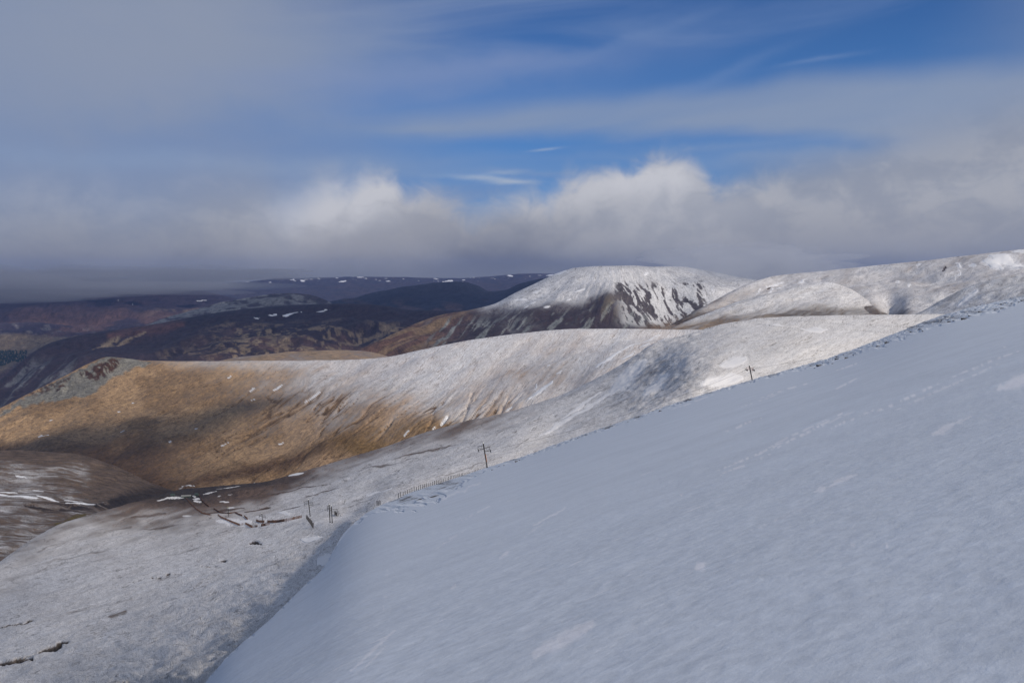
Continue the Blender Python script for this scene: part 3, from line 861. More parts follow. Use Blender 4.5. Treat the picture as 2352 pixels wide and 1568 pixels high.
def paint_d(U, V, P, fl, ts):
    psi, tau = fl[..., 0], fl[..., 1]
    vc = pchip([-400, 0, 250, 500, 893, 1190, 1450, 2400], [1090, 937, 819, 829, 819, 766, 755, 762], U)
    h = V - vc
    n = fbm(U / 90, V / 45, 5, 70)
    st = sfbm(psi / 9, tau / 80, 5, 71, 0.6)
    g = sfbm(psi / 26, tau / 200, 4, 61)
    # snow: whole on the right crest, thinning down the face and to the left
    ramp = ssn(330, 1080, U - 0.25 * (V - 830) + 120 * cn(n))
    cov = (0.98 - np.clip(h, 0, 400) / 260 * (0.42 + 0.45 * ssn(1250, 900, U)))
    cov = 0.20 + (cov - 0.20) * ramp
    cov += 0.28 * ssn(40, 0, h) * ssn(280, 420, U) * ssn(900, 600, U)
    cov += 0.55 * cn(n) * ramp + 0.38 * cn(st) * (0.3 + ramp) 
    cov += 0.22 * np.exp(-((U - 1000) / 260) ** 2 - ((V - 860) / 45) ** 2)
    cov -= 0.25 * np.exp(-((U - 1230) / 140) ** 2 - ((V - 850) / 40) ** 2)
    tint = col3(U.shape, (0.34, 0.222, 0.122))
    tint = lay(tint, (0.34, 0.235, 0.16), ssn(500, 900, U) * 0.7)
    tint = lay(tint, (0.20, 0.125, 0.065), ssn(0.45, 0.65, n) * 0.7)
    # dark heather and peat towards the stream
    dk_ = np.clip(ssn(980, 1050, V + 25 * cn(n) - 0.05 * np.abs(U - 300)) * ssn(560, 330, U), 0, 1)
    tint = lay(tint, (0.075, 0.045, 0.03), dk_ * 0.85)
    dk2 = np.clip(ssn(28, 0, np.abs(V - (1102 - (U - 480) * 0.26)) + 20 * cn(st)) * ssn(400, 480, U) * ssn(900, 700, U), 0, 1)
    tint = lay(tint, (0.06, 0.035, 0.025), dk2 * 0.8)
    cov -= 0.3 * dk2
    gl = ssn(0.022, 0.0, np.abs(g - 0.5)) * ssn(860, 950, V) * ssn(1300, 1150, U) * ssn(350, 600, U)
    tint = lay(tint, (0.07, 0.042, 0.026), gl * 0.8)
    cov -= 0.5 * gl
    og = np.exp(-((U - 1010) / 130) ** 2 - ((V - 985) / 28) ** 2) + np.exp(-((U - 850) / 110) ** 2 - ((V - 1030) / 25) ** 2)
    tint = lay(tint, (0.17, 0.105, 0.04), np.clip(og, 0, 1) * 0.7); cov -= og * 0.22
    # scree and crag at the left end
    Uw = U + 26 * cn(fbm(U / 20, V / 14, 4, 72)); Vw = V + 18 * cn(fbm(U / 20, V / 14, 4, 73))
    sc = inpoly(Uw, Vw, [(-20, 955), (60, 912), (120, 880), (200, 838), (250, 818), (300, 824), (345, 832), (330, 842), (262, 862), (215, 905), (120, 918), (40, 935), (0, 950)], 2.5)
    tint = lay(tint, (0.185, 0.18, 0.158), sc * 0.95)
    cov = np.where(sc > 0.5, 0.0, cov)
    cg = inpoly(Uw, Vw, [(178, 856), (215, 838), (275, 822), (268, 842), (245, 862), (210, 872), (200, 862)], 2) + inpoly(Uw, Vw, [(55, 905), (110, 880), (160, 868), (140, 885), (75, 912)], 2) * 0.8 + seg(Uw, Vw, (130, 900), (155, 886), 4)
    cg = np.clip(cg, 0, 1) * ssn(0.42, 0.5, sfbm((U - V) / 5, (U + V) / 16, 3, 74))
    tint = lay(tint, (0.065, 0.035, 0.025), cg)
    # white drifts
    for p, q, w in [((520, 868), (530, 864), 1.8), ((572, 897), (584, 890), 1.8), ((628, 893), (648, 881), 2), ((575, 921), (586, 916), 1.3), ((271, 947), (279, 944), 1.8), ((112, 961), (120, 958), 1.8),
                    ((88, 998), (113, 996), 1.6), ((276, 993), (285, 987), 1.6), ((386, 1017), (394, 1012), 2.2), ((505, 1022), (524, 1013), 1.6), ((701, 920), (735, 897), 1.5), ((448, 982), (455, 980), 1.2), ((305, 925), (310, 923), 1.2),
                    ((1215, 912), (1268, 873), 5.5), ((1228, 891), (1233, 879), 3), ((1106, 929), (1116, 922), 2.2), ((1030, 950), (1012, 968), 2.6), ((1000, 975), (988, 994), 1.8), ((1162, 938), (1176, 930), 3.2), ((1110, 963), (1130, 955), 2),
                    ((928, 1000), (940, 984), 2.2), ((1368, 841), (1423, 809), 3.2), ((1418, 812), (1515, 768), 1.8), ((1430, 822), (1458, 808), 2.2), ((1470, 800), (1550, 772), 1.8), ((873, 1034), (890, 1029), 2),
                    ((900, 1029), (912, 1026), 1.5), ((630, 1102), (650, 1098), 1.4), ((575, 1108), (625, 1107), 1.6), ((1258, 845), (1262, 842), 2), ((1278, 860), (1290, 853), 1.6), ((410, 1122), (420, 1119), 1.2), ((420, 1116), (446, 1121), 1.4), ((640, 1016), (652, 1012), 1.2)]:
        cov += 1.5 * seg(U + 5 * cn(fbm(U / 7, V / 7, 2, 76)), V + 3 * cn(fbm(U / 7, V / 7, 2, 77)), p, q, w * 0.55, 0.7)
    return cov, tint


M_D = hill_mat("grass_and_fresh_snow", fine=1.0, stretch=2.5, grain=0.65, hard=0.40, bump=0.9, bdist=1.0, mott=0.5, fc=0.75)
layer("sunlit_ridge", LD, -400, 2400, 3.0, 1.8, M_D, paint_d, relief_d, flow_d)

# low brown top just behind the ridge
LD2 = [
    [(440, 880, 2700), (700, 850, 2700), (893, 880, 2700), (1000, 900, 2700)],
    [(440, 848, 2350), (520, 826, 2350), (590, 815, 2350), (680, 808, 2350), (780, 803, 2350), (840, 806, 2350), (893, 819, 2300), (950, 848, 2300), (1000, 870, 2300)],
    [(440, 880, 2100), (520, 860, 2050), (700, 850, 2000), (900, 860, 1950), (1000, 880, 1950)],
]


def paint_d2(U, V, P, fl, ts):
    n = fbm(U / 40, V / 10, 4, 80)
    cov = 0.35 + 0.5 * cn(n) + 0 * U
    return cov, lay(col3(U.shape, (0.27, 0.19, 0.12)), (0.17, 0.11, 0.07), ssn(.4, .65, n))


rel = lambda a, s, sd_: (lambda U, V, P, D, fl, ts: cn(fbm(P[..., 0] / s, P[..., 1] / s, 5, sd_)) * a)
layer("brown_knoll", LD2, 440, 1000, 3.0, 1.5, M_D, paint_d2, rel(6, 100, 81), lambda U, V, P: np.stack([V * 1.5, U * .6], -1))

# ------------------------------------------------------------------ the snowy dome
LF = [
    [(560, 960, 3800), (830, 840, 3800), (1000, 790, 4400), (1130, 760, 4700), (1320, 700, 4800), (1500, 690, 4800), (1900, 700, 4800)],
    [(560, 915, 2950), (700, 862, 3000), (770, 826, 3050), (830, 800, 3100), (880, 778, 3250), (950, 745, 3500), (1010, 725, 3650), (1080, 712, 3750), (1130, 700, 3800), (1180, 674, 3800), (1230, 650, 3800), (1280, 628, 3800), (1320, 616, 3800), (1380, 611, 3800), (1450, 610, 3800), (1500, 613, 3800), (1560, 612, 3800), (1620, 620, 3800), (1700, 636, 3800), (1780, 650, 3800), (1900, 660, 3800)],
    [(560, 940, 2800), (830, 822, 2950), (950, 775, 3200), (1080, 738, 3350), (1130, 722, 3400), (1230, 682, 3350), (1320, 655, 3350), (1450, 648, 3350), (1560, 648, 3400), (1700, 665, 3400), (1900, 690, 3400)],
    [(560, 960, 2650), (830, 845, 2750), (950, 800, 2900), (1080, 770, 2950), (1230, 735, 2950), (1320, 712, 2950), (1450, 705, 2950), (1560, 715, 2950), (1700, 725, 3000), (1900, 730, 3000)],
    [(560, 1000, 2450), (830, 880, 2500), (1080, 810, 2550), (1230, 790, 2550), (1450, 780, 2500), (1560, 785, 2500), (1900, 790, 2500)],
]


def flow_f(U, V, P):
    # radiating down from the summit
    a = np.arctan2(V - 560, (U - 1420) * 0.55)
    r = np.hypot(V - 560, (U - 1420) * 0.55)
    return np.stack([a * 150 + 20 * cn(fbm(U / 50, V / 40, 3, 90)), r * 1.0], -1)


def relief_f(U, V, P, D, fl, ts):
    b = ssn(1, 1.8, ts)[:, None]
    x, y = P[..., 0], P[..., 1]
    r = cn(fbm(x / 220, y / 220, 5, 91)) * (8 + 36 * b) + cn(sfbm(fl[..., 0] / 12, fl[..., 1] / 120, 4, 92)) * 9 * b
    # hollow on the right flank
    r -= 45 * b * np.exp(-((U - 1540) / 60) ** 2 - ((V - 700) / 50) ** 2)
    r += 30 * b * np.exp(-((U - 1400) / 40) ** 2 - ((V - 690) / 60) ** 2)
    return r


def paint_f(U, V, P, fl, ts):
    n = fbm(U / 45, V / 22, 5, 95)
    st = sfbm(fl[..., 0] / 5, fl[..., 1] / 42, 4, 96, 0.55)
    sl = pchip([900, 1130, 1250, 1330, 1400, 1470, 1520, 1600, 1700, 1900], [735, 712, 702, 690, 682, 702, 728, 740, 720, 700], U)
    h = V - sl + 44 * cn(n)
    cov = 0.22 + 0.72 * ssn(26, -22, h)
    cov += 0.5 * cn(n)
    cov *= ssn(1020, 1150, U)
    tint = col3(U.shape, (0.045, 0.033, 0.038))
    tint = lay(tint, (0.14, 0.12, 0.105), ssn(10, -40, h) * 0.8)
    # heather banks between pale scree on the right flank
    fl_w = ssn(1400, 1440, U) * ssn(1640, 1590, U) * ssn(640, 662, V) * ssn(752, 735, V)
    dkh = fl_w * ssn(0.52, 0.62, sfbm((U * 0.80 - V * 0.6) / 5.5 + 40, (U * 0.6 + V * 0.80) / 20, 4, 97, 0.6) + 0.12 * np.exp(-((U - 1450) / 50) ** 2 - ((V - 685) / 30) ** 2))
    cov = cov * (1 - dkh) + fl_w * (1 - dkh) * (0.75 - cov) * 0.7
    tint = lay(tint, (0.27, 0.27, 0.27), fl_w * (1 - dkh) * 0.6)
    tint = lay(tint, (0.08, 0.068, 0.07), dkh)
    cov -= 0.5 * dkh
    # scree runs low on the left
    sr = ssn(0.56, 0.62, sfbm((U * 0.8 + V * 0.75) / 7, (U * 0.6 - V * 0.75) / 60, 3, 98)) * ssn(720, 745, V) * ssn(940, 1020, U) * ssn(1260, 1150, U)
    sr = np.maximum(sr, ssn(0.63, 0.67, sfbm((U * 0.8 + V * 0.75) / 9, (U * 0.6 - V * 0.75) / 50, 3, 99)) * ssn(695, 720, V) * ssn(1100, 1180, U) * ssn(1540, 1450, U))
    tint = lay(tint, (0.17, 0.175, 0.17), sr)
    # rusty grass on the low spur to the left and in the stream valley
    sp = ssn(1090, 980, U + 0.9 * (V - 760))
    g2 = sfbm((V * 1.0 + 0.35 * U) / 7, U / 70, 4, 100)
    tint = lay(tint, (0.105, 0.06, 0.045), sp * (1 - sr))
    tint = lay(tint, (0.19, 0.13, 0.075), sp * (1 - sr) * ssn(0.5, 0.66, g2) * 0.85)
    vl = ssn(30, 0, np.abs((V - 745) - (U - 1500) * -0.6 ) ) * ssn(1440, 1480, U) * ssn(690, 720, V)
    tint = lay(tint, (0.16, 0.105, 0.06), vl * .8)
    cov -= 0.3 * vl
    og = np.exp(-((U - 1395) / 28) ** 2 - ((V - 712) / 20) ** 2)
    tint = lay(tint, (0.2, 0.16, 0.1), og * 0.6 * ssn(.45, .6, st)); 
    for p, q, w in [((1225, 670), (1240, 664), 1.4), ((1268, 632), (1300, 622), 1.3), ((1218, 698), (1230, 694), 1.8), ((1205, 708), (1213, 703), 1.5), ((1250, 712), (1262, 708), 1.8), ((1180, 690), (1210, 683), 1.2), ((1480, 630), (1487, 627), 2), ((1300, 690), (1312, 684), 1.2), ((1320, 668), (1345, 664), 1)]:
        cov += 1.3 * seg(U, V, p, q, w, 0.5)
    return cov, tint


M_F = hill_mat("frosted_heather_hill", fine=1.25, stretch=3.0, grain=0.5, hard=0.38, bump=0.8, bdist=2.2, mott=0.5, fc=0.7)
layer("snowy_dome", LF, 560, 1900, 2.5, 1.3, M_F, paint_f, relief_f, flow_f)

# ------------------------------------------------------------------ the long snowy ground to the right
LG = [
    [(1440, 850, 3600), (1700, 720, 3900), (1800, 690, 4200), (2100, 665, 4000), (2352, 640, 3700), (2700, 600, 3600)],
    [(1440, 795, 2450), (1500, 764, 2600), (1540, 745, 2700), (1580, 723, 2800), (1640, 690, 2950), (1700, 659, 3100), (1750, 640, 3250), (1800, 631, 3400), (1900, 621, 3350), (2000, 611, 3300), (2100, 601, 3200), (2200, 589, 3100), (2352, 573, 3000), (2700, 545, 2800)],
    [(1440, 815, 2400), (1580, 745, 2650), (1700, 690, 2850), (1800, 665, 3000), (2000, 648, 2950), (2100, 640, 2850), (2352, 610, 2650), (2700, 580, 2600)],
    [(1440, 840, 2300), (1580, 770, 2400), (1700, 730, 2500), (1800, 705, 2600), (2000, 695, 2500), (2100, 690, 2400), (2352, 650, 2300), (2700, 620, 2300)],
    [(1440, 870, 2200), (1580, 810, 2200), (1800, 770, 2200), (2000, 760, 2150), (2200, 740, 2050), (2352, 720, 2000), (2700, 700, 2000)],
]


def flow_g(U, V, P):
    return np.stack([V + 0.35 * U + 14 * cn(fbm(U / 90, V / 50, 3, 105)), U * .8 - V * .5], -1)


def paint_g(U, V, P, fl, ts):
    n = fbm(U / 60, V / 24, 5, 111)
    st = sfbm(fl[..., 0] / 6, fl[..., 1] / 60, 4, 112)
    cov = 0.78 + 0.4 * cn(n) + 0.4 * cn(st)
    cov -= 0.55 * ssn(35, 0, (752 - V) - 0.12 * np.abs(U - 1500)) * ssn(2000, 1750, U)
    cov -= 0.35 * ssn(1800, 1640, U) * ssn(655, 700, V)
    br = np.exp(-((V - 716 + 10 * cn(n)) / 13) ** 2) * ssn(1750, 1820, U) * ssn(2120, 2040, U)
    cov -= br * 0.6
    tint = col3(U.shape, (0.22, 0.175, 0.14))
    tint = lay(tint, (0.085, 0.065, 0.05), np.clip(br + ssn(0.6, 0.7, n) * ssn(2000, 1700, U) * ssn(690, 720, V), 0, 1))
    Uw, Vw = U + 16 * cn(fbm(U / 12, V / 8, 3, 114)), V + 9 * cn(fbm(U / 12, V / 8, 3, 115))
    for p, q, w in [((2030, 658), (2040, 655), 3), ((2058, 648), (2068, 640), 5), ((2105, 608), (2115, 605), 4), ((2200, 605), (2212, 618), 5), ((2195, 635), (2205, 622), 3), ((2230, 612), (2240, 608), 4),
                    ((2280, 592), (2352, 610), 12), ((2260, 600), (2300, 615), 8), ((2330, 580), (2360, 576), 4), ((1760, 656), (1795, 644), 2.4), ((1765, 668), (1776, 655), 3), ((1740, 672), (1748, 660), 1.6), ((1825, 648), (1855, 637), 2.4), ((1785, 663), (1800, 655), 2), ((2085, 660), (2092, 657), 3)]:
        cov += 0.9 * seg(Uw, Vw, p, q, w, 0.6)
    for p, q, w in [((1764, 662), (1775, 654), 1.5), ((2165, 625), (2173, 610), 1.6), ((1684, 654), (1688, 647), 1.0), ((2040, 708), (2048, 720), 2.5)]:
        d_ = seg(U, V, p, q, w, 0.5)
        cov -= 1.4 * d_
        tint = lay(tint, (0.04, 0.035, 0.035), d_)
    return cov, tint


M_G = hill_mat("snow_over_pale_grass", fine=1.25, stretch=3.0, grain=0.5, hard=0.40, bump=0.8, bdist=1.8, mott=0.55, fc=0.7)


def relief_g(U, V, P, D, fl, ts):
    b = ssn(1, 1.7, ts)[:, None]
    x, y = P[..., 0], P[..., 1]
    r = cn(fbm(x / 200, y / 200, 5, 117)) * (7 + 50 * b) + cn(sfbm(fl[..., 0] / 18, fl[..., 1] / 120, 4, 118)) * 8 * b
    r -= 38 * b * np.exp(-((U - 2045) / 28) ** 2 - ((V - 705) / 30) ** 2)
    return r


layer("snowy_moor", LG, 1440, 2700, 3.0, 1.5, M_G, paint_g, relief_g, flow_g)

# front spur of that ground
LG2 = [
    [(1440, 850, 2900), (1640, 770, 3100), (1900, 705, 3300), (2000, 720, 3200), (2200, 790, 3000)],
    [(1440, 800, 2200), (1490, 775, 2220), (1530, 758, 2250), (1600, 728, 2320), (1639, 714, 2380), (1697, 692, 2450), (1740, 680, 2500), (1792, 667, 2550), (1860, 652, 2640), (1900, 648, 2680), (1950, 662, 2650), (2010, 700, 2500), (2080, 740, 2400), (2200, 780, 2300)],
    [(1440, 820, 2120), (1600, 748, 2180), (1697, 722, 2250), (1792, 702, 2320), (1900, 690, 2400), (2010, 722, 2350), (2200, 790, 2250)],
    [(1440, 850, 2000), (1600, 778, 2000), (1792, 745, 2050), (1900, 735, 2150), (2010, 745, 2200), (2200, 800, 2150)],
    [(1440, 890, 1850), (1600, 830, 1800), (1792, 800, 1850), (1900, 790, 1850), (2200, 830, 1900)],
]


def paint_g2(U, V, P, fl, ts):
    n = fbm(U / 50, V / 20, 5, 121)
    st = sfbm(fl[..., 0] / 6, fl[..., 1] / 50, 4, 122)
    low = pchip([1440, 1530, 1640, 1800, 1900, 2100], [745, 742, 728, 712, 708, 712], U)
    cov = 0.46 + 0.48 * ssn(12, -18, V - low + 20 * cn(n)) + 0.4 * cn(n) + 0.5 * cn(st)
    tint = col3(U.shape, (0.20, 0.155, 0.11))
    tint = lay(tint, (0.075, 0.06, 0.045), ssn(1740, 1820, U) * ssn(-12, 12, V - low) * 0.85)
    tint = lay(tint, (0.23, 0.155, 0.09), ssn(1740, 1640, U) * ssn(-12, 16, V - low) * 0.7)
    return cov, tint


layer("snowy_spur", LG2, 1440, 2200, 2.5, 1.4, M_G, paint_g2,
      lambda U, V, P, D, fl, ts: (cn(fbm(P[..., 0] / 140, P[..., 1] / 140, 5, 127)) * 30 + cn(sfbm(fl[..., 0] / 14, fl[..., 1] / 80, 4, 128)) * 6) * ssn(.8, 1.6, ts)[:, None], flow_g)

# steep white shoulder at the right edge
LH = [
    [(2060, 800, 1900), (2200, 730, 2000), (2352, 690, 2000), (2700, 640, 1900)],
    [(2060, 748, 1550), (2098, 724, 1570), (2130, 708, 1600), (2165, 688, 1620), (2200, 670, 1640), (2235, 655, 1650), (2270, 644, 1650), (2310, 636, 1630), (2352, 632, 1600), (2700, 590, 1500)],
    [(2060, 762, 1450), (2130, 730, 1450), (2200, 705, 1430), (2270, 682, 1400), (2352, 665, 1380), (2700, 620, 1300)],
    [(2060, 800, 1250), (2200, 760, 1200), (2352, 730, 1150), (2700, 700, 1100)],
]


def paint_h(U, V, P, fl, ts):
    n = fbm(U / 30, V / 14, 5, 131)
    st = sfbm((U * .6 + V) / 6, (U - V * .5) / 50, 4, 132)
    cov = 0.82 + 0.6 * cn(n) + 0.7 * cn(st)
    cov += 0.7 * seg(U, V, (2200, 700), (2245, 665), 7, .7)
    return cov, col3(U.shape, (0.14, 0.12, 0.105))


layer("white_shoulder", LH, 2060, 2700, 2.5, 1.5, M_G, paint_h,
      lambda U, V, P, D, fl, ts: cn(fbm(P[..., 0] / 90, P[..., 1] / 90, 5, 137)) * 16 * ssn(.9, 1.6, ts)[:, None] + cn(fbm(P[..., 0] / 30, P[..., 1] / 30, 4, 138)) * 3, flow_g)

# ------------------------------------------------------------------ dark heather hill beyond the valley
LI = [
    [(-400, 1400, 5600), (0, 1000, 6000), (120, 900, 6200), (360, 830, 6600), (700, 780, 7000), (960, 780, 7000), (1400, 780, 7000)],
    [(-400, 1230, 4300), (-200, 1040, 4400), (0, 873, 4500), (60, 822, 4650), (90, 800, 4700), (120, 786, 4800), (180, 771, 4900), (240, 760, 5000), (360, 742, 5200), (430, 729, 5300), (500, 718, 5400), (600, 706, 5500), (700, 700, 5500), (800, 698, 5500), (860, 700, 5450), (960, 712, 5350), (1080, 714, 5200), (1160, 718, 5000), (1400, 740, 5000)],
    [(-400, 1260, 4100), (0, 905, 4250), (90, 830, 4400), (240, 795, 4550), (430, 765, 4750), (700, 735, 4950), (860, 732, 4900), (1080, 740, 4750), (1400, 760, 4600)],
    [(-400, 1290, 3900), (0, 945, 4000), (90, 890, 4050), (240, 845, 4100), (430, 810, 4250), (700, 775, 4400), (860, 772, 4350), (1080, 780, 4200), (1400, 800, 4100)],
    [(-400, 1350, 3500), (0, 1020, 3550), (240, 920, 3600), (430, 870, 3700), (700, 840, 3800), (860, 835, 3700), (1080, 840, 3600), (1400, 850, 3500)],
]


def flow_i(U, V, P):
    return np.stack([V + 0.22 * U + 22 * cn(fbm(U / 120, V / 60, 3, 141)), U * .8 - V * .3], -1)


def paint_i(U, V, P, fl, ts):
    n = fbm(U / 70, V / 26, 5, 143)
    n2 = sfbm(fl[..., 0] / 8, fl[..., 1] / 60, 4, 144, .6)
    w = fbm((U + 34 * cn(fbm(U / 24, V / 20, 4, 149)) + 0.8 * V) / 15, V / 6.5, 5, 145, 0.62)
    cov = np.full(U.shape, -0.4)
    tint = col3(U.shape, (0.038, 0.027, 0.032))
    tint = lay(tint, (0.10, 0.058, 0.050), ssn(0.45, 0.62, n) * ssn(740, 775, V + 0.0 * U) * ssn(380, 560, U) * 0.9)
    tint = lay(tint, (0.13, 0.06, 0.045), seg(U, V, (250, 768), (420, 738), 9, 1.0) * 0.8)
    # tan grass
    tn = ssn(0.56, 0.64, w + 0.10 * cn(n2)) * ssn(725, 765, V) * ssn(420, 560, U) * 0.8
    tn = np.maximum(tn, ssn(0.48, 0.6, w) * np.exp(-((U - 440) / 55) ** 2 - ((V - 812) / 12) ** 2))
    tn = np.maximum(tn, ssn(0.44, 0.56, w) * (np.exp(-((U - 560) / 110) ** 2 - ((V - 800) / 14) ** 2) + np.exp(-((U - 900) / 50) ** 2 - ((V - 752) / 13) ** 2)))
    tn = np.maximum(tn, ssn(.42, .5, w) * np.maximum(seg(U, V, (213, 795), (275, 770), 6), seg(U, V, (235, 795), (335, 760), 2)))
    tint = lay(tint, (0.27, 0.20, 0.125), np.clip(tn, 0, 1) * 0.95)
    # grey scree on the steep left flank
    s = ssn(0.54, 0.64, sfbm((U * .75 + V * .8) / 9, (U * .7 - V * .7) / 70, 4, 146) + 0.2 * cn(w)) * ssn(210, 130, U) * ssn(800, 835, V)
    tint = lay(tint, (0.13, 0.135, 0.14), s * 0.75)
    for p, q, wd_ in [((615, 719), (637, 716), 1.8), ((650, 718), (685, 713), 2.4), ((655, 717), (665, 716), 2), ((690, 713), (693, 712), 1.6), ((580, 732), (598, 730), 1.2), ((727, 711), (760, 709), 1.0)]:
        cov += 2.2 * seg(U + 4 * cn(fbm(U / 5, V / 5, 2, 147)), V + 2 * cn(fbm(U / 5, V / 5, 2, 148)), p, q, wd_, 0.4)
    return cov, tint


M_I = hill_mat("dark_heather", fine=1.2, stretch=3.0, grain=0.5, hard=0.2, bump=0.8, bdist=4.0, mott=0.3)


def relief_i(U, V, P, D, fl, ts):
    b = ssn(1, 1.7, ts)[:, None]
    r = cn(fbm(P[..., 0] / 380, P[..., 1] / 380, 5, 151)) * (14 + 110 * b) + cn(sfbm(fl[..., 0] / 22, fl[..., 1] / 120, 4, 152)) * 40 * b
    # side valley in the middle right
    r -= 70 * b * np.exp(-(((U - 830) + (V - 760) * 0.9) / 45) ** 2) * ssn(725, 770, V)
    return r


layer("heather_hill", LI, -400, 1400, 3.0, 1.6, M_I, paint_i, relief_i, flow_i)

# pale stony hill behind it
LJ = [
    [(200, 900, 8500), (440, 790, 8500), (660, 750, 8500), (850, 780, 8500), (1000, 800, 8500)],
    [(200, 800, 6800), (300, 765, 6900), (360, 741, 7000), (400, 724, 7050), (440, 711, 7100), (500, 696, 7200), (560, 685, 7250), (610, 679, 7300), (660, 677, 7300), (710, 680, 7300), (740, 686, 7250), (765, 695, 7200), (830, 715, 7100), (1000, 760, 7000)],
    [(200, 820, 6200), (440, 745, 6300), (660, 715, 6300), (830, 745, 6200), (1000, 780, 6000)],
    [(200, 860, 5600), (440, 800, 5600), (660, 780, 5600), (1000, 820, 5600)],
]


def paint_j(U, V, P, fl, ts):
    w = sfbm(U / 26 + V / 60, V / 6, 4, 161)
    tint = lay(col3(U.shape, (0.075, 0.058, 0.06)), (0.27, 0.25, 0.22), ssn(0.40, 0.58, w + 0.12 * ssn(700, 500, U)) * 0.9)
    return np.full(U.shape, -0.3), tint


M_J = hill_mat("stony_hill", fine=1.3, stretch=3.0, grain=0.5, hard=0.2, bump=0.6, bdist=4.0)
layer("stony_hill", LJ, 200, 1000, 3.0, 1.5, M_J, paint_j, rel(60, 400, 162), flow_i)

# far left country
LK = [
    [(-400, 760, 13000), (0, 730, 13500), (400, 715, 14000), (800, 740, 14000), (1000, 760, 14000)],
    [(-400, 668, 10500), (0, 668, 10500), (120, 666, 10500), (250, 664, 10500), (320, 660, 10500), (400, 662, 10500), (480, 672, 10500), (560, 690, 10500), (700, 712, 10500), (1000, 740, 10500)],
    [(-400, 700, 9000), (0, 712, 9000), (200, 710, 9000), (400, 704, 9000), (560, 712, 9000), (1000, 760, 9000)],
    [(-400, 740, 8000), (0, 745, 8000), (120, 742, 8000), (330, 745, 8000), (560, 745, 8000), (1000, 780, 8000)],
    [(-400, 830, 6800), (0, 825, 6900), (120, 800, 6900), (330, 785, 6900), (1000, 820, 6900)],
    [(-400, 960, 5600), (0, 920, 5600), (120, 880, 5600), (330, 840, 5600), (1000, 850, 5600)],
]


def paint_k(U, V, P, fl, ts):
    w = fbm((U + 24 * cn(fbm(U / 24, V / 14, 4, 171)) + V) / 16, V / 5.5, 5, 172, 0.62)
    n = fbm(U / 90, V / 22, 4, 173)
    tint = col3(U.shape, (0.045, 0.034, 0.048))
    tint = lay(tint, (0.10, 0.06, 0.055), ssn(0.42, 0.6, n) * ssn(690, 735, V))
    tint = lay(tint, (0.13, 0.12, 0.12), ssn(0.58, 0.66, w) * ssn(740, 765, V) * .8)
    tint = lay(tint, (0.28, 0.21, 0.14), ssn(0.50, 0.62, w) * np.exp(-((U - 470) / 90) ** 2 - ((V - 728) / 14) ** 2) * 1.0)
    tint = lay(tint, (0.24, 0.175, 0.10), np.clip(inpoly(U, V + 8 * cn(w), [(-300, 790), (0, 786), (60, 778), (150, 778), (180, 790), (60, 840), (0, 870), (-300, 880)], 5), 0, 1) * 0.85)
    cov = np.full(U.shape, -0.4)
    for p, q in [((268, 700), (276, 699)), ((303, 703), (306, 703)), ((452, 688), (476, 688)), ((385, 658), (405, 662))]:
        cov += 2.0 * seg(U + 4 * cn(w), V, p, q, 0.9, .5)
    return cov, tint


M_K = hill_mat("far_moor", fine=1.3, stretch=3.0, grain=0.5, hard=0.2, bump=0.7, bdist=6.0)


def relief_k(U, V, P, D, fl, ts):
    b = ssn(1, 2, ts)[:, None]
    r = cn(fbm(P[..., 0] / 700, P[..., 1] / 700, 5, 175)) * (40 + 190 * b)
    r += 60 * b * np.exp(-((U - 60) / 120) ** 2 - ((V - 752) / 14) ** 2)
    return r


layer("far_moor_hill", LK, -400, 1000, 3.0, 1.4, M_K, paint_k, relief_k, flow_i)

# blue rounded hills in the gap
LL1 = [
    [(700, 740, 12000), (1000, 710, 12000), (1400, 700, 12000), (1800, 720, 12000)],
    [(700, 712, 9500), (780, 692, 9500), (860, 674, 9500), (930, 662, 9500), (1000, 655, 9500), (1060, 652, 9500), (1095, 660, 9500), (1130, 674, 9500), (1160, 671, 9400), (1190, 658, 9300), (1240, 644, 9200), (1300, 640, 9000), (1500, 640, 9000), (1800, 650, 9000)],
    [(700, 730, 8200), (860, 705, 8200), (1000, 695, 8200), (1060, 692, 8200), (1130, 700, 8200), (1240, 690, 8000), (1800, 700, 8000)],
    [(700, 790, 6800), (1000, 770, 6800), (1300, 770, 6800), (1800, 770, 6800)],
]


def paint_l1(U, V, P, fl, ts):
    n = fbm(U / 50, V / 14, 5, 181)
    tint = lay(col3(U.shape, (0.022, 0.024, 0.034)), (0.07, 0.05, 0.05), ssn(.5, .65, n) * ssn(680, 705, V))
    return np.full(U.shape, -.4), tint


layer("blue_hill", LL1, 700, 1800, 3.5, 1.5, M_K, paint_l1, rel(120, 800, 182), flow_i)

LL2 = [
    [(-400, 720, 18500), (1000, 690, 18500), (2700, 690, 18500)],
    [(-400, 655, 17000), (300, 652, 17000), (450, 650, 17000), (560, 645, 17000), (650, 638, 17000), (760, 637, 17000), (820, 634, 17000), (900, 636, 17000), (980, 638, 17000), (1040, 640, 17000), (1120, 636, 17000), (1200, 630, 17000), (1260, 630, 17000), (1400, 632, 17000), (1700, 634, 17000), (1900, 632, 17000), (2700, 640, 17000)],
    [(-400, 675, 14500), (450, 668, 14500), (760, 660, 14500), (1000, 658, 14500), (1260, 652, 14500), (2700, 665, 14500)],
    [(-400, 760, 11000), (700, 740, 11000), (1300, 740, 11000), (2700, 750, 11000)],
]


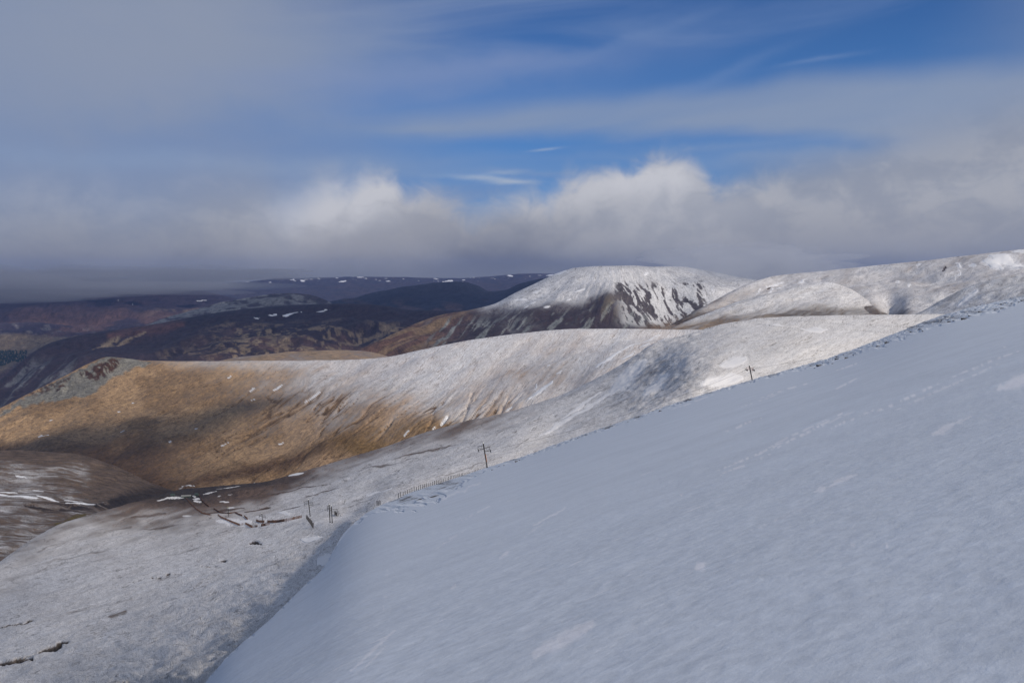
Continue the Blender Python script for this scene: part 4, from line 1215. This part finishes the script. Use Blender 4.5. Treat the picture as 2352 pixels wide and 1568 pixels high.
def paint_l2(U, V, P, fl, ts):
    n = fbm(U / 26, V / 5, 4, 191)
    cov = np.full(U.shape, -.4)
    rngl = random.Random(5)
    top_ = pchip([p[0] for p in LL2[1]], [p[1] for p in LL2[1]], U)
    cov += 2.2 * ssn(0.73, 0.80, sfbm(U / 9, V / 1.6, 3, 192) + 0.12 * cn(fbm(U / 80, V / 20, 2, 193))) * ssn(16, 5, V - top_) * ssn(380, 520, U)
    for p, q in [((690, 645), (700, 646)), ((778, 649), (790, 646)), ((820, 637), (838, 637)), ((785, 648), (795, 645)), ((887, 646), (895, 646)), ((1017, 646), (1040, 644)), ((1165, 634), (1178, 635)), ((1254, 633), (1273, 631)), ((1290, 641), (1300, 637))]:
        cov += 2.4 * seg(U, V, p, q, 1.3, .4)
    return cov, lay(col3(U.shape, (0.035, 0.035, 0.05)), (0.06, 0.045, 0.05), n)  # dark tint stands in for cloud shade over this range


layer("distant_range", LL2, -400, 2700, 3.5, 1.2, M_K, paint_l2, rel(70, 1200, 194), flow_i)

# base country under everything, out to the horizon
gx = np.linspace(-17500, 17500, 91); gy = np.linspace(-3000, 19000, 57)
GX, GY = np.meshgrid(gx, gy)
GP = np.stack([GX, GY, -900 + 60 * cn(fbm(GX / 6000, GY / 6000, 3, 201))], -1)
gb = grid_mesh("ground", GP, M_K, {'cov': np.full(GX.shape, -.4), 'tint': col3(GX.shape, (.05, .04, .045))}, np.stack([GX / 20, GY / 20], -1))
gb['kind'] = 'structure'


# ------------------------------------------------------------------ things
def simple_mat(name, c, rough=0.7, metal=0.0, var=0.3, scale=3.0):
    m = bpy.data.materials.new(name)
    m.use_nodes = True
    S.nt = m.node_tree
    S.nt.nodes.clear()
    oc = N('ShaderNodeTexCoord').outputs['Object']
    n = noise(oc, scale, 4.0, 0.65)
    b = N('ShaderNodeBsdfPrincipled')
    put(b.inputs['Base Color'], scalec(c, (n - 0.5) * (2 * var) + 1.0))
    b.inputs['Roughness'].default_value = rough
    b.inputs['Metallic'].default_value = metal
    o = N('ShaderNodeOutputMaterial')
    put(o.inputs[0], b.outputs[0])
    return m


M_POST = simple_mat("tarred_timber", (0.022, 0.020, 0.019))
M_STEEL = simple_mat("galvanised_steel", (0.05, 0.05, 0.052), 0.6)
M_RED = simple_mat("red_oxide_steel", (0.16, 0.035, 0.025), 0.6)
M_PAD = simple_mat("orange_padding", (0.42, 0.19, 0.10), 0.7)
M_CAP = simple_mat("bright_cap", (0.85, 0.86, 0.82), 0.3)
M_YEL = simple_mat("yellow_green_cap", (0.55, 0.65, 0.10), 0.4)
M_FENCE = simple_mat("weathered_paling", (0.12, 0.066, 0.045))
M_FENCE_G = simple_mat("grey_paling", (0.075, 0.07, 0.07))
M_CABLE = simple_mat("wire_rope", (0.09, 0.09, 0.10), 0.5, 0.5)
M_ROOF = simple_mat("grey_roof_sheet", (0.20, 0.20, 0.19), 0.6)
M_WALL = simple_mat("dark_green_boards", (0.035, 0.055, 0.05), 0.8)


class MB:
    def __init__(self): self.v, self.f = [], []

    def bar(self, p, q, w, d=None, n=6):
        """prism from p to q: round with n sides, or a box when n == 4"""
        p, q = np.array(p, float), np.array(q, float)
        a = q - p; L = np.linalg.norm(a) + 1e-9; a /= L
        up = np.array([0, 0, 1.0]) if abs(a[2]) < 0.9 else np.array([0, 1.0, 0])
        x = np.cross(a, up); x /= np.linalg.norm(x); y = np.cross(x, a)
        d = d or w
        i0 = len(self.v)
        for c in (p, q):
            for k in range(n):
                t = 2 * math.pi * (k + 0.5) / n
                self.v.append(tuple(c + x * math.cos(t) * w * 0.5 + y * math.sin(t) * d * 0.5))
        for k in range(n):
            self.f.append((i0 + k, i0 + (k + 1) % n, i0 + n + (k + 1) % n, i0 + n + k))
        self.f.append(tuple(i0 + k for k in reversed(range(n))))
        self.f.append(tuple(i0 + n + k for k in range(n)))

    def ring(self, c, ax, r, w, n=12):
        c, ax = np.array(c, float), np.array(ax, float); ax /= np.linalg.norm(ax)
        up = np.array([0, 0, 1.0]) if abs(ax[2]) < 0.9 else np.array([1.0, 0, 0])
        x = np.cross(ax, up); x /= np.linalg.norm(x); y = np.cross(ax, x)
        P_ = [c + r * (x * math.cos(2 * math.pi * k / n) + y * math.sin(2 * math.pi * k / n)) for k in range(n)]
        for k in range(n): self.bar(P_[k], P_[(k + 1) % n], w, n=4)
        for k in range(0, n, 3): self.bar(c, P_[k], w * 0.7, n=4)

    def build(self, name, mat, parent=None):
        me = bpy.data.meshes.new(name)
        me.from_pydata(self.v, [], self.f)
        me.materials.append(mat)
        o = bpy.data.objects.new(name, me)
        COL.objects.link(o)
        if parent: o.parent = parent
        return o


def thing(name, label, cat, loc, group=None):
    o = bpy.data.objects.new(name, None)
    o.empty_display_size = 0.5
    COL.objects.link(o)
    o.location = tuple(loc)
    o['label'] = label; o['category'] = cat
    if group: o['group'] = group
    return o


def wheels(c, ax, side, parent, r=0.34, n=3):
    """sheave assembly: a short beam with small wheels and their guards"""
    a = MB()
    c, ax = np.array(c, float), np.array(ax, float)
    perp = np.cross(ax, (0, 0, 1.0)); perp /= np.linalg.norm(perp)
    for k in range(n):
        a.ring(c + perp * (k - (n - 1) / 2) * 0.75 + np.array((0, 0, -0.1 * k)), ax, r, 0.15, 10)
    a.bar(c - perp * 1.1, c + perp * 1.1, 0.2, n=4)
    return a.build("sheave_wheels", M_STEEL, parent)


TOWERS = {}


def pylon(label, surf, base, top, arms='both', pad=False, cap='white', redarms=False, wscale=1.0, thick=1.0, minh=9.0):
    """one lift pylon; (base) and (top) say where it stands and where it ends"""
    B_ = ground(surf, *base)
    d = B_[1] * CP - B_[2] * SP
    T_ = unproj(top[0], top[1], d)
    h = np.linalg.norm(T_ - B_)
    root = thing("ski_lift_pylon", label, "lift pylon", B_, "pylons of the ski lift")
    up = (T_ - B_) / h
    rt = np.array((1.0, 0.25, 0.30)); rt -= up * rt.dot(up); rt /= np.linalg.norm(rt)
    fw = np.cross(up, rt)
    W = 2.5 * h / 10 * wscale
    sc_ = h / 10.0
    m = MB()
    m.bar(-up * 0.6, up * h * 0.985, 0.50 * sc_ * thick, n=8)
    m.bar(-up * 0.1, up * 0.25, 0.7 * sc_, n=8)
    m.build("mast", M_POST, root)
    c = MB(); c.bar(up * h * 0.985, up * h * 1.03, 0.42 * sc_ * thick, n=8)
    c.build("mast_cap", M_YEL if cap == 'yellow' else M_CAP, root)
    fk = MB()
    for s_ in (-1, 1): fk.bar(up * h * 0.95, up * h * 1.04 + rt * s_ * 0.28 * sc_, 0.09 * sc_, n=5)
    fk.build("cable_fork", M_STEEL, root)
    am = M_RED if redarms else M_STEEL
    for s_, k_ in ((-1, 0.90), (1, 0.79)):
        if arms == 'right' and s_ < 0: continue
        a = MB()
        hi, lo = up * h * k_, up * h * (k_ - 0.14)
        e1 = hi + rt * s_ * W; e2 = lo + rt * s_ * W * 0.8
        a.bar(hi, e1, 0.26 * sc_, n=4)
        a.bar(lo, e2, 0.30 * sc_, n=4)
        a.bar(e1, lo + rt * s_ * W * 0.55, 0.14 * sc_, n=4)
        a.bar(hi + rt * s_ * 0.3 * W, lo + rt * s_ * W * 0.55, 0.14 * sc_, n=4)
        ar = a.build("cross_arm", am, root)
        wheels(lo + rt * s_ * W * 0.95, rt, s_, ar, 0.52 * sc_, 3)
        TOWERS.setdefault(label, {})[s_] = B_ + lo + rt * s_ * W * 1.0
    if pad:
        p_ = MB()
        for k in range(5):
            a0, a1 = 0.27 + 0.063 * k, 0.325 + 0.063 * k
            p_.bar(up * h * (a0 - 0.04) + rt * 0.20, up * h * (a1 - 0.04) + rt * 0.26, 0.36, n=8)
        p_.build("crash_pad", M_PAD, root)
    return root, B_, up, rt, h


pylon("tall ski lift pylon with orange crash pads, standing where the fence ends", "snow_slope", (1119, 1073.5), (1109.8, 1017), pad=True)
pylon("rime-topped ski lift pylon with rust red arms on the snow brow, highest of all", "snow_slope", (1727.8, 873), (1721, 839), redarms=True, thick=1.5, wscale=1.05)
pylon("slender single ski lift pylon left of the pair of masts", "hillside", (712.5, 1185), (708, 1146.5), wscale=1.0)
pylon("left mast of the close pair of lift pylons, with a white cap", "hillside", (758.3, 1200), (756, 1157.5), wscale=0.45)
pylon("right mast of the close pair, its long arm reaching right", "hillside", (763.3, 1200.8), (761, 1161), arms='right', wscale=1.35, redarms=False)
pylon("ski lift pylon standing at the gap between the brown snow fences", "hillside", (604.3, 1205.5), (601.4, 1178))
pylon("ski lift pylon with a yellow-green cap behind the brown snow fences", "hillside", (525.5, 1186), (523.6, 1164.5), cap='yellow')
pylon("tiny distant ski lift pylon between the two lowest fence rows", "hillside", (456.8, 1160), (456, 1146), thick=0.7)
pylon("far left lift mast beside the long snow drift, the shorter one", "valley_floor", (129.5, 1150), (131, 1137), thick=0.6)
pylon("far left lift mast beside the long snow drift, the one furthest left", "valley_floor", (125.6, 1144.5), (126, 1132), thick=0.6)

# haul rope running up the hill between the two upper pylons and on over the brow
la, lb = list(TOWERS)[0], list(TOWERS)[1]
A_, B2_ = TOWERS[la][1], TOWERS[lb][-1]
C_ = unproj(2060, 778, 640)
cb = MB()
for p0, p1, sag in ((A_, B2_, 3.0), (B2_, C_, 1.5)):
    q = [p0 * (1 - t) + p1 * t - np.array((0, 0, sag * 4 * t * (1 - t))) for t in np.linspace(0, 1, 16)]
    for a, b in zip(q[:-1], q[1:]): cb.bar(a, b, 0.09, n=5)
co = cb.build("haul_rope", M_CABLE)
co['label'] = "thin steel lift rope hung between the upper two pylons and over the snow brow"
co['category'] = "lift rope"


def fence(label, surf, pts, h, step, mat, pale=True, group=None, lean=0.0, rails=2, postw=0.14, name="snow_fence", ends=None):
    """posts along a picture line on the ground, with palings or wires between"""
    L = [0]
    for a, b in zip(pts[:-1], pts[1:]): L.append(L[-1] + math.hypot(b[0] - a[0], b[1] - a[1]))
    us_ = np.interp(np.linspace(0, L[-1], 60), L, [p[0] for p in pts])
    vs_ = np.interp(np.linspace(0, L[-1], 60), L, [p[1] for p in pts])
    G = np.array([ground(surf, a, b) for a, b in zip(us_, vs_)])
    if ends:   # a straight-graded line between two known distances
        G = unproj(us_, vs_, 1 / np.interp(np.linspace(0, 1, 60), [0, 1], [1 / ends[0], 1 / ends[1]]))
    sl = np.concatenate([[0], np.cumsum(np.linalg.norm(np.diff(G, axis=0), axis=1))])
    n = int(min(100, max(3, sl[-1] / step)))
    at = lambda t: np.array([np.interp(t, sl, G[:, k]) for k in range(3)])
    root = thing(name, label, "snow fence", G[0], group)
    o0 = G[0]
    rr = random.Random(int(pts[0][0] * 10))
    P_ = []
    for k in range(n + 1):
        p = at(sl[-1] * k / n) - o0
        tip = p + np.array((rr.uniform(-.1, .1) + lean, rr.uniform(-.1, .1), h * rr.uniform(0.85, 1.12)))
        m = MB(); m.bar(p - np.array((0, 0, 0.25)), tip, postw, n=5)
        if k < 100: m.build("post", mat, root)
        P_.append((p, tip))
    w = MB()
    for (p, t), (p2, t2) in zip(P_[:-1], P_[1:]):
        for r_ in range(rails):
            f_ = 0.9 - 0.55 * r_ / max(1, rails - 1)
            w.bar(p + (t - p) * f_, p2 + (t2 - p2) * f_, 0.035, n=4)
    w.build("rail", mat, root)
    if pale:
        w = MB()
        ns = int(sl[-1] / 0.22)
        for k in range(min(ns, 900)):
            p = at(sl[-1] * (k + 0.5) / min(ns, 900)) - o0
            hh = h * rr.uniform(0.72, 0.95)
            w.bar(p + np.array((0, 0, 0.05)), p + np.array((0, 0, hh)), 0.13, 0.04, n=4)
        w.build("palings", mat, root)
    return root


GF = "brown paling snow fences by the lift"
FS = [
    ("brown snow fence running up out of the boggy flat, left of the lift", [(427, 1144), (439, 1158), (451, 1170), (459, 1175), (464.5, 1179), (486, 1184)]),
    ("dark brown snow fence right of the boggy flat, descending beside the tiny pylon", [(456, 1134.6), (462.5, 1148), (472, 1158), (480, 1164)]),
    ("brown snow fence behind the pylon with the yellow-green cap", [(491, 1169), (507, 1178.5), (527, 1179.5), (539, 1177.5)]),
    ("short brown fence piece right of the pylon with the yellow-green cap", [(540, 1178), (549, 1182.5), (556, 1185)]),
    ("shortest slanting brown fence piece left of the middle pylon", [(561, 1186), (565, 1190), (569, 1193.5)]),
    ("brown fence piece just behind the middle pylon", [(588.5, 1197.5), (597, 1199.5), (607, 1200)]),
    ("long brown fence bending uphill right of the middle pylon", [(614, 1200), (634, 1200), (652, 1197.5), (675, 1192.5), (693, 1188.5)]),
    ("longest brown zigzag snow fence, in front of the drift below the lift", [(500.6, 1183), (507.5, 1189), (519, 1194), (535, 1201), (550.5, 1207), (564, 1204), (579, 1212), (591.5, 1210)]),
    ("low brown fence piece at the foot of the middle pylon", [(600, 1208.5), (610, 1207), (619, 1205)]),
]
for lb_, pts in FS:
    fence(lb_, "hillside", pts, 1.45, 2.2, M_FENCE, True, GF)
fence("short row of leaning stakes between the single pylon and the pair of masts", "hillside", [(703, 1190), (712.5, 1203), (719.5, 1214)], 1.7, 2.4, M_FENCE_G, False, None, 0.2, 1)
fence("long dark post fence along the snow brow left of the orange padded pylon", "snow_slope", [(915, 1143.2), (932, 1135.5), (947, 1129.3), (970, 1122), (989, 1116.3), (1010, 1109), (1032, 1102.3), (1063, 1092.3)], 1.35, 2.0, M_POST, False, None, 0, 2, 0.17, ends=(232, 300))
fence("thin end of the brow fence running up to the orange padded pylon", "snow_slope", [(1066, 1091.5), (1090, 1083.5), (1117, 1074.5)], 0.8, 2.2, M_FENCE_G, False, None, 0, 1, 0.1, ends=(302, 332))
fence("little cluster of stakes on the skyline right of the pair of masts", "hillside", [(866, 1161), (874, 1159)], 1.4, 0.8, M_POST, False, None, 0, 1)
GU = "grey fences on the white shoulder"
for lb_, pts in [
    ("upper grey fence on the white shoulder, its long left stretch", [(1762, 735.7), (1823.5, 738), (1888, 742), (1961, 747)]),
    ("upper grey fence on the white shoulder, its right stretch past the gap", [(1992, 747.7), (2043, 750.7), (2105, 753.3)]),
    ("lower grey fence on the white shoulder, its left stretch", [(1732, 744.5), (1771, 749), (1791, 752.7), (1835, 757)]),
    ("lower grey fence on the white shoulder, its right stretch", [(1955, 760), (2005, 763.6), (2058, 766.8)])]:
    fence(lb_, "hillside", pts, 1.7, 3.0, M_FENCE_G, False, GU, 0, 2, 0.15)

# cone-shaped marker and netting right of the pair of masts
p = ground("hillside", 778.5, 1186)
rt_ = thing("marker_tripod", "small dark three-legged marker on the snow right of the pair of masts", "marker", p)
for k in range(3):
    a = 2 * math.pi * k / 3 + 0.4
    m = MB(); m.bar((0.9 * math.cos(a), 0.9 * math.sin(a), -0.1), (0, 0, 1.6), 0.1, n=5); m.build("leg", M_POST, rt_)
m = MB(); m.bar((0, 0, 1.2), (0, 0, 2.3), 0.14, n=6); m.build("rod", M_POST, rt_)
fence("short panel of grey netting just right of the pair of masts", "hillside", [(768, 1181), (771, 1183), (774.5, 1185)], 1.6, 1.2, M_FENCE_G, True, None, 0, 2, name="net_panel")

# lift huts on the valley floor
def hut(label, surf, px, w, d, h, yaw, rm, wm):
    p = ground(surf, *px)
    root = thing("lift_hut", label, "hut", p)
    root.rotation_euler = (0, 0, yaw)
    b = MB()
    x, y = w / 2, d / 2
    b.v = [(-x, -y, -0.6), (x, -y, -0.6), (x, y, -0.6), (-x, y, -0.6), (-x, -y, h), (x, -y, h), (x, y, h), (-x, y, h), (-x, 0, h + 0.8), (x, 0, h + 0.8)]
    b.f = [(0, 1, 5, 4), (2, 3, 7, 6), (1, 2, 6, 9, 5), (3, 0, 4, 8, 7), (4, 5, 9, 8), (6, 7, 8, 9)]
    b.build("wall", wm, root)
    r_ = MB()
    for s_ in (-1, 1):
        i0 = len(r_.v)
        e = 0.35
        z0, z1 = h - 0.15 * 1 + 0.06, h + 0.8 + 0.08
        q = [(-x - e, s_ * (y + e), z0), (x + e, s_ * (y + e), z0), (x + e, 0, z1), (-x - e, 0, z1)]
        r_.v += q + [(a, b2, c + 0.09) for a, b2, c in q]
        r_.f += [tuple(i0 + k for k in f_) for f_ in ((0, 1, 2, 3), (4, 7, 6, 5), (0, 4, 5, 1), (1, 5, 6, 2), (2, 6, 7, 3), (3, 7, 4, 0))]
    r_.build("roof", rm, root)
    dr = MB(); dr.bar((x * 0.4, -y - 0.03, 0), (x * 0.4, -y - 0.03, h * 0.75), 1.1, 0.1, n=4); dr.build("door", M_POST, root)
    return root


hut("long low hut with a pale grey roof on the boggy flat at the lift foot", "hillside", (428, 1141.5), 10.5, 3.2, 1.8, 0.15, M_ROOF, M_WALL)
hut("small dark green hut at the top of the right-hand brown fence", "hillside", (452, 1138.5), 3.6, 3.0, 2.4, -0.2, M_WALL, M_WALL)
hut("dark green hut furthest left on the boggy flat, beside the stream", "hillside", (397, 1139), 4.2, 3.0, 1.9, 0.3, M_WALL, M_WALL)

# conifer plantation far down the valley on the left
fm = simple_mat("conifer_green", (0.018, 0.045, 0.03), 0.9, 0, 0.5, 0.05)
fo = MB()
rf = random.Random(11)
for k in range(1100):
    u_, v_ = rf.uniform(-60, 62), rf.uniform(806, 842)
    if not (v_ > 806 + max(0, 20 - (u_ + 60) * 0.35) * 0.6 and v_ < 840 - max(0, u_) * 0.25 + 3 * math.sin(u_ / 6)): continue
    q = ground("far_moor_hill", u_, v_)
    hh = rf.uniform(11, 20)
    i0 = len(fo.v)
    for a in range(5):
        t = 2 * math.pi * a / 5 + rf.random()
        fo.v.append((q[0] + hh * 0.34 * math.cos(t), q[1] + hh * 0.34 * math.sin(t), q[2] - 2))
    fo.v.append((q[0], q[1], q[2] + hh))
    for a in range(5): fo.f.append((i0 + a, i0 + (a + 1) % 5, i0 + 5))
fobj = fo.build("plantation", fm)
fobj['kind'] = 'stuff'
fobj['label'] = "dark green conifer plantation far down the valley"

# loose stones showing through the snow along the broken edge of the near slope
sm_ = simple_mat("lichened_stone", (0.10, 0.095, 0.095), 0.9, 0, 0.5, 0.6)
st_ = MB()
rs_ = random.Random(21)
edge_v = lambda u_: float(pchip([p[0] for p in EDGE], [p[1] for p in EDGE], u_))
frw_v = lambda u_: float(pchip([p[0] for p in FRW], [p[1] for p in FRW], u_))
cub = [(-1, -1, -1), (1, -1, -1), (1, 1, -1), (-1, 1, -1), (-1, -1, 1), (1, -1, 1), (1, 1, 1), (-1, 1, 1)]
for k in range(80):
    u_ = rs_.choice([rs_.uniform(1120, 2352), rs_.uniform(1850, 2352)])
    v_ = edge_v(u_) + abs(rs_.gauss(0.35, 0.3)) * frw_v(u_) + 0.6
    q = ground("snow_slope", u_, v_)
    r_ = 0.10 + 0.28 * rs_.random() ** 3
    i0 = len(st_.v)
    cr, sr_ = math.cos(k), math.sin(k)
    for c in cub:
        x_, y_, z_ = [cc * r_ * rs_.uniform(0.55, 1.0) for cc in c]
        st_.v.append((q[0] + (x_ * cr - y_ * sr_) * 1.6, q[1] + (x_ * sr_ + y_ * cr) * 1.3, q[2] + z_ * 0.7 + 0.03))
    st_.f += [tuple(i0 + a for a in f_) for f_ in ((0, 3, 2, 1), (4, 5, 6, 7), (0, 1, 5, 4), (1, 2, 6, 5), (2, 3, 7, 6), (3, 0, 4, 7))]
so_ = st_.build("loose_stones", sm_)
so_['kind'] = 'stuff'


# ------------------------------------------------------------------ clouds above and behind the viewpoint that shade parts of the land
def cloud(name, cx, cy, cz, rx, ry, rz, dens, seed, rot=0.0, low=0.45, colr=(0.95, 0.96, 0.98)):
    import bmesh
    bm = bmesh.new()
    bmesh.ops.create_icosphere(bm, subdivisions=5, radius=1.0)
    for v_ in bm.verts:
        c = np.array(v_.co)
        k = 1 + 0.9 * cn(vnoise(c[0] * 2.2 + 5, c[1] * 2.2 + 5, c[2] * 2.2 + 5.01, seed)) + 0.45 * cn(vnoise(c[0] * 5 + 9, c[1] * 5 + 9, c[2] * 5 + 9.01, seed + 1))
        X, Y, Z = c[0] * rx * k, c[1] * ry * k, c[2] * rz * k
        if Z < 0: Z *= low
        cr, sr_ = math.cos(rot), math.sin(rot)
        v_.co = (X * cr - Y * sr_, X * sr_ + Y * cr, Z)
    me = bpy.data.meshes.new(name)
    bm.to_mesh(me); bm.free()
    m = bpy.data.materials.new(name)
    m.use_nodes = True
    S.nt = m.node_tree
    S.nt.nodes.clear()
    pv = N('ShaderNodeVolumePrincipled')
    pv.inputs['Color'].default_value = colr + (1,)
    pv.inputs['Density'].default_value = dens
    o_ = N('ShaderNodeOutputMaterial')
    put(o_.inputs['Volume'], pv.outputs[0])
    me.materials.append(m)
    o = bpy.data.objects.new(name, me)
    o.location = (cx, cy, cz)
    COL.objects.link(o)
    o['kind'] = 'structure'
    return o


def toward_sun(p, z):
    k = (z - p[2]) / sun_dir[2]
    return np.array(p) + sun_dir * k


def shade(name, p, z, rx, ry, rz, dens, seed, rot=0.0):
    c = toward_sun(p, z)
    return cloud(name, c[0], c[1], c[2], rx, ry, rz, dens, seed, rot)


g1 = ground("sunlit_ridge", 480, 968)
g2 = ground("sunlit_ridge", 120, 1030)
shade("cloud", g1, 760, 120, 70, 55, 0.035, 3, 0.7)
shade("cloud", g2, 760, 240, 75, 55, 0.035, 5, 0.2)
shade("cloud", (-1500, 6600, -350), 3400, 3300, 2400, 420, 0.0016, 8, 0.35)

# hill fog clinging to the far left tops and to the shoulder right of the dome
def fog(p_, rx, ry, rz, dens, seed, rot=0.0):
    o = cloud("hill_fog", p_[0], p_[1], p_[2], rx, ry, rz, dens, seed, rot, 1.0, (0.42, 0.45, 0.52))
    o['kind'] = 'stuff'
    return o


fog(unproj(-40, 655, 8600), 2300, 900, 170, 0.0016, 31)
fog(unproj(330, 636, 9400), 1500, 700, 120, 0.0013, 33)
fog(unproj(1730, 612, 3650), 420, 380, 100, 0.0022, 37)
COL.objects[-1].data.materials[0].node_tree.nodes['Principled Volume'].inputs['Color'].default_value = (0.66, 0.70, 0.78, 1)

# ------------------------------------------------------------------ haze
hz = bpy.data.meshes.new("haze")
X0, X1, Y0, Y1, Z0, Z1 = -17600, 17600, -3100, 19100, -1000, 420
hz.from_pydata([(x, y, z) for z in (Z0, Z1) for y in (Y0, Y1) for x in (X0, X1)], [], [(0, 2, 3, 1), (4, 5, 7, 6), (0, 1, 5, 4), (2, 6, 7, 3), (0, 4, 6, 2), (1, 3, 7, 5)])
hm = bpy.data.materials.new("haze")
hm.use_nodes = True
S.nt = hm.node_tree
S.nt.nodes.clear()
pv = N('ShaderNodeVolumePrincipled')
pv.inputs['Color'].default_value = (0.27, 0.43, 0.90, 1)
pv.inputs['Density'].default_value = 2.3e-5
ho = N('ShaderNodeOutputMaterial')
put(ho.inputs['Volume'], pv.outputs[0])
hz.materials.append(hm)
hzo = bpy.data.objects.new("haze", hz)
COL.objects.link(hzo)
hzo['kind'] = 'stuff'
